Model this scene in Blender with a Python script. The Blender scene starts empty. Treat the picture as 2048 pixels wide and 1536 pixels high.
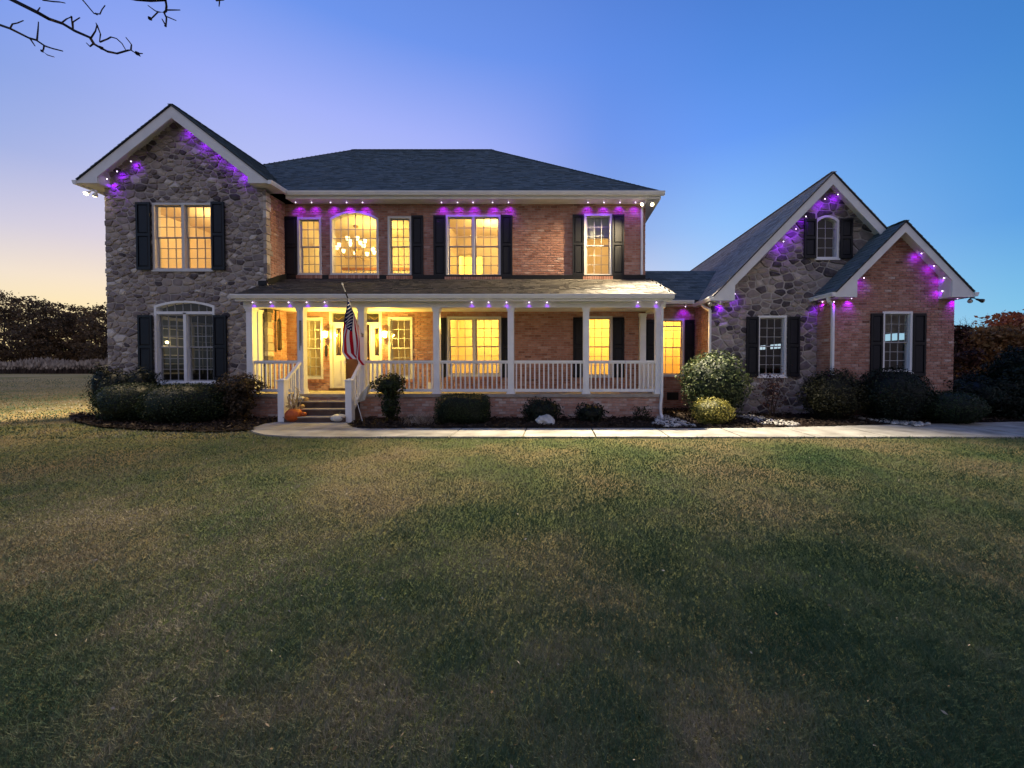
import bpy, bmesh, math, random
import numpy as np
from mathutils import Vector, Matrix
from mathutils.geometry import tessellate_polygon

SC = bpy.context.scene
COL = SC.collection
R = math.radians
rnd = random.Random(11)

# ------------------------------------------------------------------ camera
F, CX, CY, EYE, PITCH = 770.0, 1115.0, 741.4, 1.6, R(1.0)
cam = bpy.data.cameras.new('camera')
co = bpy.data.objects.new('camera', cam); COL.objects.link(co)
co.location = (0, 0, EYE); co.rotation_euler = (R(90) - PITCH, 0, 0)
cam.sensor_width = 36; cam.lens = F / 2048 * 36
cam.shift_x = (1024 - CX) / 2048; cam.shift_y = (768 - CY) / 2048 * -1
cam.clip_start = .05; cam.clip_end = 2000
SC.camera = co

# ------------------------------------------------------------------ sky, sun, exposure
def lin(c):
    return tuple((v / 255 / 12.92 if v / 255 <= .04045 else ((v / 255 + .055) / 1.055) ** 2.4) for v in c)
W = bpy.data.worlds.new('World'); SC.world = W; W.use_nodes = True
nt = W.node_tree; N = nt.nodes; L = nt.links
bg = N['Background']; bg.inputs[1].default_value = 1.0
SUN_AZ = R(-26)                       # the sunset glows behind the left wing of the house
tc = N.new('ShaderNodeTexCoord')
sep = N.new('ShaderNodeSeparateXYZ'); L.new(tc.outputs['Generated'], sep.inputs[0])
asin = N.new('ShaderNodeMath'); asin.operation = 'ARCSINE'; L.new(sep.outputs[2], asin.inputs[0])
el = N.new('ShaderNodeMapRange'); el.inputs[1].default_value = 0; el.inputs[2].default_value = R(90)
L.new(asin.outputs[0], el.inputs[0])
flat = N.new('ShaderNodeVectorMath'); flat.operation = 'MULTIPLY'; flat.inputs[1].default_value = (1, 1, 0)
L.new(tc.outputs['Generated'], flat.inputs[0])
nrm = N.new('ShaderNodeVectorMath'); nrm.operation = 'NORMALIZE'; L.new(flat.outputs[0], nrm.inputs[0])
dot = N.new('ShaderNodeVectorMath'); dot.operation = 'DOT_PRODUCT'
dot.inputs[1].default_value = (math.sin(SUN_AZ), math.cos(SUN_AZ), 0); L.new(nrm.outputs[0], dot.inputs[0])
def skyramp(stops, k=1.23):           # k: the exposure set below
    r = N.new('ShaderNodeValToRGB'); e = r.color_ramp.elements
    while len(e) < len(stops): e.new(.5)
    for i_, (deg, c) in enumerate(stops):
        e[i_].position = deg / 90; e[i_].color = tuple(v / k for v in lin(c)) + (1,)
    L.new(el.outputs[0], r.inputs[0]); return r
Z_ = (90, (56, 96, 172))
west = skyramp([(0, (255, 238, 168)), (7, (252, 232, 200)), (13, (228, 216, 228)), (20, (192, 198, 244)), (29, (166, 179, 249)), (38, (110, 149, 236)), (50, (82, 124, 206)), Z_])
near = skyramp([(0, (255, 222, 140)), (5, (255, 230, 172)), (8, (245, 225, 202)), (12, (208, 201, 218)), (18, (156, 170, 221)), (24, (129, 156, 222)), (30, (114, 150, 234)), (38, (98, 142, 232)), (50, (78, 120, 204)), Z_])
mid = skyramp([(0, (216, 228, 238)), (8, (188, 220, 252)), (19, (144, 194, 254)), (28, (106, 158, 248)), (35, (88, 142, 230)), (44, (72, 122, 206)), Z_])
side = skyramp([(0, (140, 205, 234)), (6, (114, 188, 230)), (14, (79, 154, 224)), (22, (70, 141, 214)), (31, (61, 126, 200)), (45, (50, 106, 182)), Z_])
east = skyramp([(0, (140, 132, 142)), (10, (170, 158, 168)), (25, (168, 164, 182)), (45, (136, 144, 180)), (90, (52, 88, 160))], 1.0)
def mixn(a, b, lo, hi):
    mr = N.new('ShaderNodeMapRange'); mr.interpolation_type = 'SMOOTHSTEP'; mr.inputs[1].default_value = lo; mr.inputs[2].default_value = hi; L.new(dot.outputs['Value'], mr.inputs[0])
    m = N.new('ShaderNodeMix'); m.data_type = 'RGBA'
    L.new(mr.outputs[0], m.inputs[0]); L.new(a, m.inputs[6]); L.new(b, m.inputs[7]); return m.outputs[2]
c1 = mixn(east.outputs[0], side.outputs[0], -.62, .16)
c2 = mixn(c1, mid.outputs[0], .10, .78)
c2 = mixn(c2, near.outputs[0], .60, .94)
c3 = mixn(c2, west.outputs[0], .82, 1.02)
sk = N.new('ShaderNodeTexSky'); sk.sky_type = 'NISHITA'; sk.sun_disc = False
sk.sun_elevation = R(1.0); sk.sun_rotation = SUN_AZ; sk.ozone_density = 3
sks = N.new('ShaderNodeVectorMath'); sks.operation = 'SCALE'; sks.inputs['Scale'].default_value = .012
L.new(sk.outputs[0], sks.inputs[0])
addn = N.new('ShaderNodeVectorMath'); addn.operation = 'ADD'
L.new(c3, addn.inputs[0]); L.new(sks.outputs[0], addn.inputs[1])
L.new(addn.outputs[0], bg.inputs[0])

sl = bpy.data.lights.new('sun', 'SUN'); sl.energy = .5; sl.angle = R(6); sl.color = (1, .7, .45)
so = bpy.data.objects.new('sun', sl); COL.objects.link(so)
so.rotation_euler = (R(90 - 2.0), 0, R(180) - SUN_AZ)
so.rotation_euler = Vector((-math.sin(SUN_AZ), -math.cos(SUN_AZ), -.035)).to_track_quat('-Z', 'Y').to_euler()
SC.view_settings.view_transform = 'Standard'; SC.view_settings.look = 'None'
SC.view_settings.exposure = .3; SC.view_settings.gamma = 1
SC.cycles.use_denoising = True
SC.cycles.max_bounces = 7; SC.cycles.diffuse_bounces = 4; SC.cycles.transparent_max_bounces = 24
SC.cycles.sample_clamp_indirect = 3; SC.cycles.sample_clamp_direct = 0
SC.cycles.use_light_tree = True; SC.cycles.caustics_reflective = False; SC.cycles.caustics_refractive = False

# ------------------------------------------------------------------ pixel -> point on a plane y = Y (surveying helper)
def at(px, py, Y):
    a, b = (px - CX) / F, (CY - py) / F
    dy = b * math.sin(PITCH) + math.cos(PITCH); dz = b * math.cos(PITCH) - math.sin(PITCH)
    t = Y / dy
    return Vector((a * t, Y, EYE + dz * t))
def xx(px, Y, py=650): return at(px, py, Y).x
def zz(py, Y): return at(1024, py, Y).z

# ------------------------------------------------------------------ materials
MATS = {}
def mat(name, col, rough=.7, spec=.3, bump=0, bscale=40, var=0, vscale=6, metal=0, emit=None, estr=0):
    if name in MATS: return MATS[name]
    m = bpy.data.materials.new(name); m.use_nodes = True
    n = m.node_tree.nodes; l = m.node_tree.links; b = n['Principled BSDF']
    b.inputs['Base Color'].default_value = (*col, 1); b.inputs['Roughness'].default_value = rough
    b.inputs['Specular IOR Level'].default_value = spec; b.inputs['Metallic'].default_value = metal
    t = n.new('ShaderNodeTexCoord')
    if var:
        no = n.new('ShaderNodeTexNoise'); no.inputs['Scale'].default_value = vscale; no.inputs['Detail'].default_value = 6
        l.new(t.outputs['Object'], no.inputs['Vector'])
        r = n.new('ShaderNodeValToRGB')
        r.color_ramp.elements[0].position = .3; r.color_ramp.elements[1].position = .7
        r.color_ramp.elements[0].color = (*[c * (1 - var) for c in col], 1)
        r.color_ramp.elements[1].color = (*[min(1, c * (1 + var)) for c in col], 1)
        l.new(no.outputs[0], r.inputs[0]); l.new(r.outputs[0], b.inputs['Base Color'])
    if bump:
        nb = n.new('ShaderNodeTexNoise'); nb.inputs['Scale'].default_value = bscale; nb.inputs['Detail'].default_value = 5
        l.new(t.outputs['Object'], nb.inputs['Vector'])
        bu = n.new('ShaderNodeBump'); bu.inputs['Strength'].default_value = bump; bu.inputs['Distance'].default_value = .02
        l.new(nb.outputs[0], bu.inputs['Height']); l.new(bu.outputs[0], b.inputs['Normal'])
    if emit:
        b.inputs['Emission Color'].default_value = (*emit, 1); b.inputs['Emission Strength'].default_value = estr
    MATS[name] = m; return m
def tonemat(name, stops, rough=.85, nscale=14, nmix=.35, bump=.4, bscale=60, spec=.2, trans=0):
    """colour from the per-piece attribute 'tone' (each brick, stone, shingle, leaf has its own), stained by noise"""
    m = bpy.data.materials.new(name); m.use_nodes = True
    n = m.node_tree.nodes; l = m.node_tree.links; b = n['Principled BSDF']
    a = n.new('ShaderNodeAttribute'); a.attribute_name = 'tone'
    t = n.new('ShaderNodeTexCoord')
    no = n.new('ShaderNodeTexNoise'); no.inputs['Scale'].default_value = nscale; no.inputs['Detail'].default_value = 5
    l.new(t.outputs['Object'], no.inputs['Vector'])
    mm = n.new('ShaderNodeMath'); mm.operation = 'MULTIPLY_ADD'; mm.inputs[1].default_value = nmix * 2; mm.inputs[2].default_value = -nmix
    l.new(no.outputs[0], mm.inputs[0])
    ad = n.new('ShaderNodeMath'); ad.operation = 'ADD'; l.new(a.outputs['Fac'], ad.inputs[0]); l.new(mm.outputs[0], ad.inputs[1])
    r = n.new('ShaderNodeValToRGB'); e = r.color_ramp.elements
    while len(e) < len(stops): e.new(.5)
    for k, (p, c) in enumerate(stops): e[k].position = p; e[k].color = (*c, 1)
    l.new(ad.outputs[0], r.inputs[0]); l.new(r.outputs[0], b.inputs['Base Color'])
    b.inputs['Roughness'].default_value = rough; b.inputs['Specular IOR Level'].default_value = spec
    if bump:
        nb = n.new('ShaderNodeTexNoise'); nb.inputs['Scale'].default_value = bscale; nb.inputs['Detail'].default_value = 4
        l.new(t.outputs['Object'], nb.inputs['Vector'])
        bu = n.new('ShaderNodeBump'); bu.inputs['Strength'].default_value = bump; bu.inputs['Distance'].default_value = .015
        l.new(nb.outputs[0], bu.inputs['Height']); l.new(bu.outputs[0], b.inputs['Normal'])
    if trans:
        tr = n.new('ShaderNodeBsdfTranslucent'); l.new(r.outputs[0], tr.inputs['Color'])
        mx = n.new('ShaderNodeMixShader'); mx.inputs[0].default_value = trans
        l.new(b.outputs[0], mx.inputs[1]); l.new(tr.outputs[0], mx.inputs[2])
        l.new(mx.outputs[0], n['Material Output'].inputs[0])
    MATS[name] = m; return m
M_BRICK = tonemat('brick', [(0, (.15, .075, .06)), (.3, (.33, .155, .11)), (.6, (.46, .245, .185)), (.85, (.54, .36, .30)), (1, (.60, .50, .46))], nscale=9, nmix=.3)
M_MORTAR = mat('mortar', (.38, .31, .28), .95, .1, .5, 80, .2, 5)
M_STONE = tonemat('fieldstone', [(0, (.070, .060, .066)), (.22, (.165, .138, .142)), (.5, (.29, .25, .24)), (.72, (.38, .325, .28)), (.88, (.49, .43, .38)), (1, (.60, .56, .52))], nscale=7, nmix=.28, bump=.8, bscale=24)
M_SMORTAR = mat('stone_mortar', (.44, .41, .385), .95, .1, .8, 40, .25, 6)
M_SHING = tonemat('shingle', [(0, (.07, .095, .105)), (.5, (.125, .165, .18)), (1, (.20, .235, .245))], nscale=3, nmix=.3, bump=.6, bscale=120)
M_SHINGB = tonemat('porch_shingle', [(0, (.034, .032, .032)), (.5, (.064, .060, .057)), (1, (.11, .10, .092))], nscale=5, nmix=.3, bump=.6, bscale=120)
M_SHINGG = tonemat('garage_shingle', [(0, (.27, .245, .235)), (.5, (.40, .365, .345)), (1, (.52, .48, .45))], nscale=3, nmix=.3, bump=.6, bscale=120)
M_TRIM = mat('white_trim', (.78, .78, .78), .45, .4, .06, 30, .07, 3)
M_TRIMW = mat('vinyl_white', (.84, .84, .84), .4, .4, .04, 30, .05, 4)
M_FRAME = mat('window_frame', (.62, .61, .60), .5, .4, .04, 30, .05, 4)
M_SASH = mat('window_sash', (.36, .36, .37), .5, .4)
M_SHUT = mat('shutter_black', (.005, .006, .010), .5, .35, .05, 60, .2, 8)
M_SHUTG = mat('shutter_panel', (.006, .007, .012), .55, .35, .05, 60, .2, 8)
M_FLASH = mat('black_flashing', (.008, .008, .010), .5, .3)
M_BLACK = mat('black_metal', (.012, .012, .012), .4, .5)
M_CONC = mat('concrete', (.33, .317, .29), .9, .2, .3, 50, .34, 2.2)
M_STEP = mat('step_stone', (.10, .068, .052), .9, .2, .4, 30, .3, 5)
M_TREAD = mat('step_tread', (.34, .30, .26), .9, .2, .2, 30, .2, 5)
M_ROOM = mat('room_paint', (.80, .69, .50), .9, .1, .02, 10, .03, 2)
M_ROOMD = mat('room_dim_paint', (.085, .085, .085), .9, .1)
M_ROOMT = mat('room_trim', (.80, .76, .66), .6, .3)
M_FLOORW = mat('room_floor', (.22, .13, .07), .5, .4)
M_GAR = mat('garage_inside', (.10, .11, .12), .9, .1)
M_DOORW = mat('door_white', (.80, .78, .70), .45, .4)
M_DOORR = mat('door_red_brown', (.045, .012, .010), .4, .5, .1, 14, .2, 5)
M_LEAD = mat('lead_came', (.08, .07, .05), .35, .6, metal=.6)
M_BRASS = mat('brass', (.40, .26, .09), .4, .5, metal=.6)
M_POLE = mat('pole_white', (.72, .72, .70), .35, .5)
M_MULCH = mat('mulch', (.024, .017, .013), .95, .1, 1, 50, .5, 20)
M_BARK = mat('bark', (.055, .042, .034), .95, .1, .8, 30, .35, 8)
M_TWIG = mat('twig', (.025, .020, .022), .9, .1, .3, 40)
M_BULB = mat('led_bulb', (1, 1, 1), emit=(.85, .62, 1), estr=4.5)
M_HOUS = mat('led_housing', (.55, .55, .55), .5, .4)
M_WARMBULB = mat('warm_bulb', (1, .9, .7), emit=(1, .80, .38), estr=14)
M_FLOODON = mat('flood_bulb', (1, .95, .8), emit=(1, .78, .38), estr=14)
M_FLOODOFF = mat('flood_bulb_off', (.5, .5, .48), .25, .5)
M_SHADE = mat('lamp_shade_glass', (1, .92, .75), emit=(1, .80, .42), estr=2.6)
def glassmat(name, tint, gloss):
    m = bpy.data.materials.new(name); m.use_nodes = True
    n = m.node_tree.nodes; l = m.node_tree.links; n.remove(n['Principled BSDF'])
    t = n.new('ShaderNodeBsdfTransparent'); t.inputs[0].default_value = (*tint, 1)
    g = n.new('ShaderNodeBsdfGlossy'); g.inputs['Roughness'].default_value = .03
    fr = n.new('ShaderNodeFresnel'); fr.inputs[0].default_value = 1.5
    mu = n.new('ShaderNodeMath'); mu.operation = 'MULTIPLY'; mu.inputs[1].default_value = gloss
    ge = n.new('ShaderNodeNewGeometry'); inv = n.new('ShaderNodeMath'); inv.operation = 'SUBTRACT'; inv.inputs[0].default_value = 1
    l.new(ge.outputs['Backfacing'], inv.inputs[1]); ff = n.new('ShaderNodeMath'); ff.operation = 'MULTIPLY'
    l.new(fr.outputs[0], ff.inputs[0]); l.new(inv.outputs[0], ff.inputs[1]); l.new(ff.outputs[0], mu.inputs[0])
    mx = n.new('ShaderNodeMixShader'); l.new(mu.outputs[0], mx.inputs[0])
    l.new(t.outputs[0], mx.inputs[1]); l.new(g.outputs[0], mx.inputs[2]); l.new(mx.outputs[0], n['Material Output'].inputs[0])
    return m
M_GLASS = glassmat('window_glass', (.94, .95, .93), 1.05)
M_LGLASS = glassmat('leaded_glass', (.5, .48, .42), 2.2)

# ------------------------------------------------------------------ mesh helpers
def link(name, me, parent=None, m=None):
    o = bpy.data.objects.new(name, me); COL.objects.link(o)
    if m is not None:
        for q in (m if isinstance(m, (list, tuple)) else [m]): me.materials.append(q)
    if parent is not None: o.parent = parent
    return o
def empty(name, loc=(0, 0, 0), label=None, cat=None, group=None):
    o = bpy.data.objects.new(name, None); COL.objects.link(o); o.location = loc; o.empty_display_size = .1
    if label: o['label'] = label
    if cat: o['category'] = cat
    if group: o['group'] = group
    return o
def tag(o, label=None, cat=None, group=None, kind=None):
    for k, v in (('label', label), ('category', cat), ('group', group), ('kind', kind)):
        if v: o[k] = v
    return o
class MB:
    def __init__(s): s.v = []; s.f = []; s.t = []; s.mi = []
    def add(s, vs, fs, tone=.5, mi=0):
        b = len(s.v); s.v += [tuple(v) for v in vs]; s.t += [tone] * len(vs)
        s.f += [tuple(b + i for i in f) for f in fs]; s.mi += [mi] * len(fs)
    def box(s, x0, x1, y0, y1, z0, z1, tone=.5, mi=0):
        s.add([(x0, y0, z0), (x1, y0, z0), (x1, y1, z0), (x0, y1, z0), (x0, y0, z1), (x1, y0, z1), (x1, y1, z1), (x0, y1, z1)],
              [(0, 3, 2, 1), (4, 5, 6, 7), (0, 1, 5, 4), (1, 2, 6, 5), (2, 3, 7, 6), (3, 0, 4, 7)], tone, mi)
    def hexa(s, p, tone=.5, mi=0):  # eight points, bottom ring then top ring
        s.add(p, [(0, 3, 2, 1), (4, 5, 6, 7), (0, 1, 5, 4), (1, 2, 6, 5), (2, 3, 7, 6), (3, 0, 4, 7)], tone, mi)
    def bar(s, a, b, w, h, tone=.5, mi=0, up=(0, 0, 1)):
        a = Vector(a); b = Vector(b); d = (b - a).normalized(); u = Vector(up)
        sd = d.cross(u)
        if sd.length < 1e-4: sd = d.cross(Vector((0, 1, 0)))
        sd.normalize(); u = sd.cross(d).normalized(); sd *= w / 2; u *= h / 2
        s.hexa([a - sd - u, a + sd - u, b + sd - u, b - sd - u, a - sd + u, a + sd + u, b + sd + u, b - sd + u], tone, mi)
    def tube(s, pts, rad, n=8, tone=.5, mi=0, cap=True):
        pts = [Vector(p) for p in pts]
        if not isinstance(rad, (list, tuple)): rad = [rad] * len(pts)
        vs, fs = [], []; ref = None
        for i, p in enumerate(pts):
            d = (pts[min(i + 1, len(pts) - 1)] - pts[max(i - 1, 0)]).normalized()
            if ref is None: ref = Vector((1, 0, 0)) if abs(d.x) < .8 else Vector((0, 1, 0))
            a = d.cross(ref).normalized(); ref = a.cross(d).normalized()
            for k in range(n):
                t = 2 * math.pi * k / n; vs.append(p + (a * math.cos(t) + ref * math.sin(t)) * rad[i])
        for i in range(len(pts) - 1):
            for k in range(n):
                fs.append((i * n + k, i * n + (k + 1) % n, (i + 1) * n + (k + 1) % n, (i + 1) * n + k))
        if cap: fs.append(tuple(range(n - 1, -1, -1))); fs.append(tuple((len(pts) - 1) * n + k for k in range(n)))
        s.add(vs, fs, tone, mi)
    def lathe(s, c, prof, n=16, tone=.5, mi=0, axis=None, fn=None):
        """prof = (radius, height) pairs round an axis (default up) from c"""
        c = Vector(c); ax = Vector(axis or (0, 0, 1)).normalized()
        a = ax.orthogonal().normalized(); b = ax.cross(a)
        vs = [c + ax * h + (a * math.cos(2 * math.pi * k / n) + b * math.sin(2 * math.pi * k / n)) * r * (fn(2 * math.pi * k / n, r, h) if fn else 1) for r, h in prof for k in range(n)]
        fs = [(i * n + k, i * n + (k + 1) % n, (i + 1) * n + (k + 1) % n, (i + 1) * n + k) for i in range(len(prof) - 1) for k in range(n)]
        fs += [tuple(range(n - 1, -1, -1)), tuple((len(prof) - 1) * n + k for k in range(n))]
        s.add(vs, fs, tone, mi)
    def prism(s, poly, fn0, fn1, tone=.5, mi=0):
        """poly of (u,v); fn0 / fn1 place it in space at the back and at the front"""
        n = len(poly); vs = [fn0(*p) for p in poly] + [fn1(*p) for p in poly]
        tr = tessellate_polygon([[Vector((p[0], p[1], 0)) for p in poly]])
        fs = [tuple(t) for t in tr] + [tuple(n + i for i in reversed(t)) for t in tr]
        fs += [(i, (i + 1) % n, n + (i + 1) % n, n + i) for i in range(n)]
        s.add(vs, fs, tone, mi)
    def build(s, name, m, parent=None, kind=None, smooth=False, label=None):
        me = bpy.data.meshes.new(name); me.from_pydata(s.v, [], s.f)
        if isinstance(m, (list, tuple)): me.polygons.foreach_set('material_index', s.mi)
        a = me.attributes.new('tone', 'FLOAT', 'POINT'); a.data.foreach_set('value', s.t)
        bm = bmesh.new(); bm.from_mesh(me); bmesh.ops.recalc_face_normals(bm, faces=bm.faces); bm.to_mesh(me); bm.free()
        if smooth: me.polygons.foreach_set('use_smooth', [True] * len(me.polygons))
        o = link(name, me, parent, m)
        if kind: o['kind'] = kind
        if label: o['label'] = label
        return o
def npmesh(name, V, Fc, tone, m, parent=None, kind=None):
    me = bpy.data.meshes.new(name); nv = len(V); nf, k = Fc.shape
    me.vertices.add(nv); me.vertices.foreach_set('co', V.astype(np.float32).ravel())
    me.loops.add(nf * k); me.loops.foreach_set('vertex_index', Fc.astype(np.int32).ravel())
    me.polygons.add(nf); me.polygons.foreach_set('loop_start', np.arange(0, nf * k, k, dtype=np.int32))
    me.update(calc_edges=True)
    a = me.attributes.new('tone', 'FLOAT', 'POINT'); a.data.foreach_set('value', tone.astype(np.float32))
    o = link(name, me, parent, m)
    if kind: o['kind'] = kind
    return o
class Plane:
    def __init__(s, o, u, v, n): s.o, s.u, s.v, s.n = Vector(o), Vector(u).normalized(), Vector(v).normalized(), Vector(n).normalized()
    def p(s, u, v, d=0): return s.o + s.u * u + s.v * v + s.n * d
def front(Y): return Plane((0, Y, 0), (1, 0, 0), (0, 0, 1), (0, -1, 0))
def scan(poly, v):
    xs = []
    for i in range(len(poly)):
        (a, b), (c, d) = poly[i], poly[(i + 1) % len(poly)]
        if (b <= v) != (d <= v): xs.append(a + (v - b) / (d - b) * (c - a))
    xs.sort(); return [(xs[i], xs[i + 1]) for i in range(0, len(xs) - 1, 2)]
def rows(poly, holes, bw, bh, gap, stag=.5):
    out = []; vmin = min(p[1] for p in poly); vmax = max(p[1] for p in poly); k = 0; v = vmin
    while v < vmax - .01:
        v1 = min(v + bh - gap, vmax); vm = (v + v1) / 2
        iv = scan(poly, vm)
        for h in holes:
            for (a, b) in scan(h, vm):
                nv = []
                for (c, d) in iv:
                    if b <= c or a >= d: nv.append((c, d))
                    else:
                        if a > c: nv.append((c, a))
                        if b < d: nv.append((b, d))
                iv = nv
        for (a, b) in iv:
            q = a; off = (bw * stag if k % 2 else 0)
            start = math.floor((a - off) / bw) * bw + off
            while start < b:
                x0, x1 = max(start, a), min(start + bw - gap, b)
                if x1 - x0 > .02: out.append((x0, x1, v, v1, k))
                start += bw
        v += bh; k += 1
    return out
def sheet(pl, poly, holes, m, name, parent, d=0):
    """flat sheet with openings, cut into bands at every corner height"""
    loops = [poly] + list(holes); vs = sorted({round(p[1], 5) for l in loops for p in l}); b = MB()
    for lo, hi in zip(vs, vs[1:]):
        if hi - lo < 1e-4: continue
        vm = (lo + hi) / 2; cr = []
        for l in loops:
            for i in range(len(l)):
                (a, c), (e, f) = l[i], l[(i + 1) % len(l)]
                if (c <= vm) != (f <= vm):
                    g = lambda v: a + (v - c) / (f - c) * (e - a)
                    cr.append((g(vm), g(lo), g(hi)))
        cr.sort()
        for k in range(0, len(cr) - 1, 2):
            p, q = cr[k], cr[k + 1]; b.add([pl.p(p[1], lo, d), pl.p(q[1], lo, d), pl.p(q[2], hi, d), pl.p(p[2], hi, d)], [(0, 1, 2, 3)])
    return b.build(name, m, parent)
def rect(u0, u1, v0, v1): return [(u0, v0), (u1, v0), (u1, v1), (u0, v1)]
def archpoly(u0, u1, v0, v1, rise, n=10):
    """rectangle whose top is an arc; v1 = crown"""
    if not rise: return rect(u0, u1, v0, v1)
    w = (u1 - u0) / 2; r = (w * w + rise * rise) / (2 * rise); c = (u0 + u1) / 2; th = math.asin(w / r)
    return [(u0, v0), (u1, v0)] + [(c + r * math.sin(th - 2 * th * i / n), v1 - r + r * math.cos(th - 2 * th * i / n)) for i in range(n + 1)]
def vnoise(x, y, seed=0):
    xi = np.floor(x).astype(np.int64); yi = np.floor(y).astype(np.int64); fx = x - xi; fy = y - yi
    def h(a, b):
        n = (a * 374761393 + b * 668265263 + seed * 1442695041) & 0x7fffffff
        n = ((n ^ (n >> 13)) * 1274126177) & 0x7fffffff
        return (n & 0xffff) / 65535.0
    fx = fx * fx * (3 - 2 * fx); fy = fy * fy * (3 - 2 * fy)
    return (h(xi, yi) * (1 - fx) + h(xi + 1, yi) * fx) * (1 - fy) + (h(xi, yi + 1) * (1 - fx) + h(xi + 1, yi + 1) * fx) * fy

# ================================================================== HOUSE
YP, YW, YM, YG, YB, YC = 11.2, 11.78, 12.6, 12.0, 11.4, 13.4
house = empty('house', (0, 12.6, 0), 'two storey brick and stone house with lit windows, white front porch and gabled garage wing', 'house')
house.location = (0, 0, 0)
loose_bricks, loose_stones = [], []          # (size in the picture, function that builds it as a part of its own)
brick_mb, stone_mb = MB(), MB()
def brick_wall(pl, poly, holes, near=None, ts=0, bw=.212, bh=.076, gap=.014):
    for (u0, u1, v0, v1, k) in rows(poly, holes, bw, bh, gap):
        d = .012 + rnd.uniform(-.003, .004); t = min(1, max(0, rnd.gauss(.52, .13) + ts))
        j = rnd.uniform(-.0015, .0015)
        vs = [pl.p(u0, v0, -.004), pl.p(u1, v0, -.004), pl.p(u1, v1, -.004), pl.p(u0, v1, -.004),
              pl.p(u0 + .003, v0 + .003, d + j), pl.p(u1 - .003, v0 + .003, d - j), pl.p(u1 - .003, v1 - .003, d - j), pl.p(u0 + .003, v1 - .003, d + j)]
        if near and u1 - u0 > .18: loose_bricks.append((near(u0, v0), vs, t))
        else: brick_mb.add(vs, QF, t)
QF = [(4, 5, 6, 7), (0, 1, 5, 4), (1, 2, 6, 5), (2, 3, 7, 6), (3, 0, 4, 7)]
def clip(poly, px, py, nx, ny):
    """keep the side of the line through (px,py) that lies against (nx,ny)"""
    out = []; n = len(poly)
    for i in range(n):
        a, b = poly[i], poly[(i + 1) % n]
        da = (a[0] - px) * nx + (a[1] - py) * ny; db = (b[0] - px) * nx + (b[1] - py) * ny
        if da <= 0: out.append(a)
        if (da < 0 < db) or (db < 0 < da):
            t = da / (da - db); out.append((a[0] + t * (b[0] - a[0]), a[1] + t * (b[1] - a[1])))
    return out
def inside(poly, u, v):
    return any(a <= u <= b for a, b in scan(poly, v))
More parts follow.
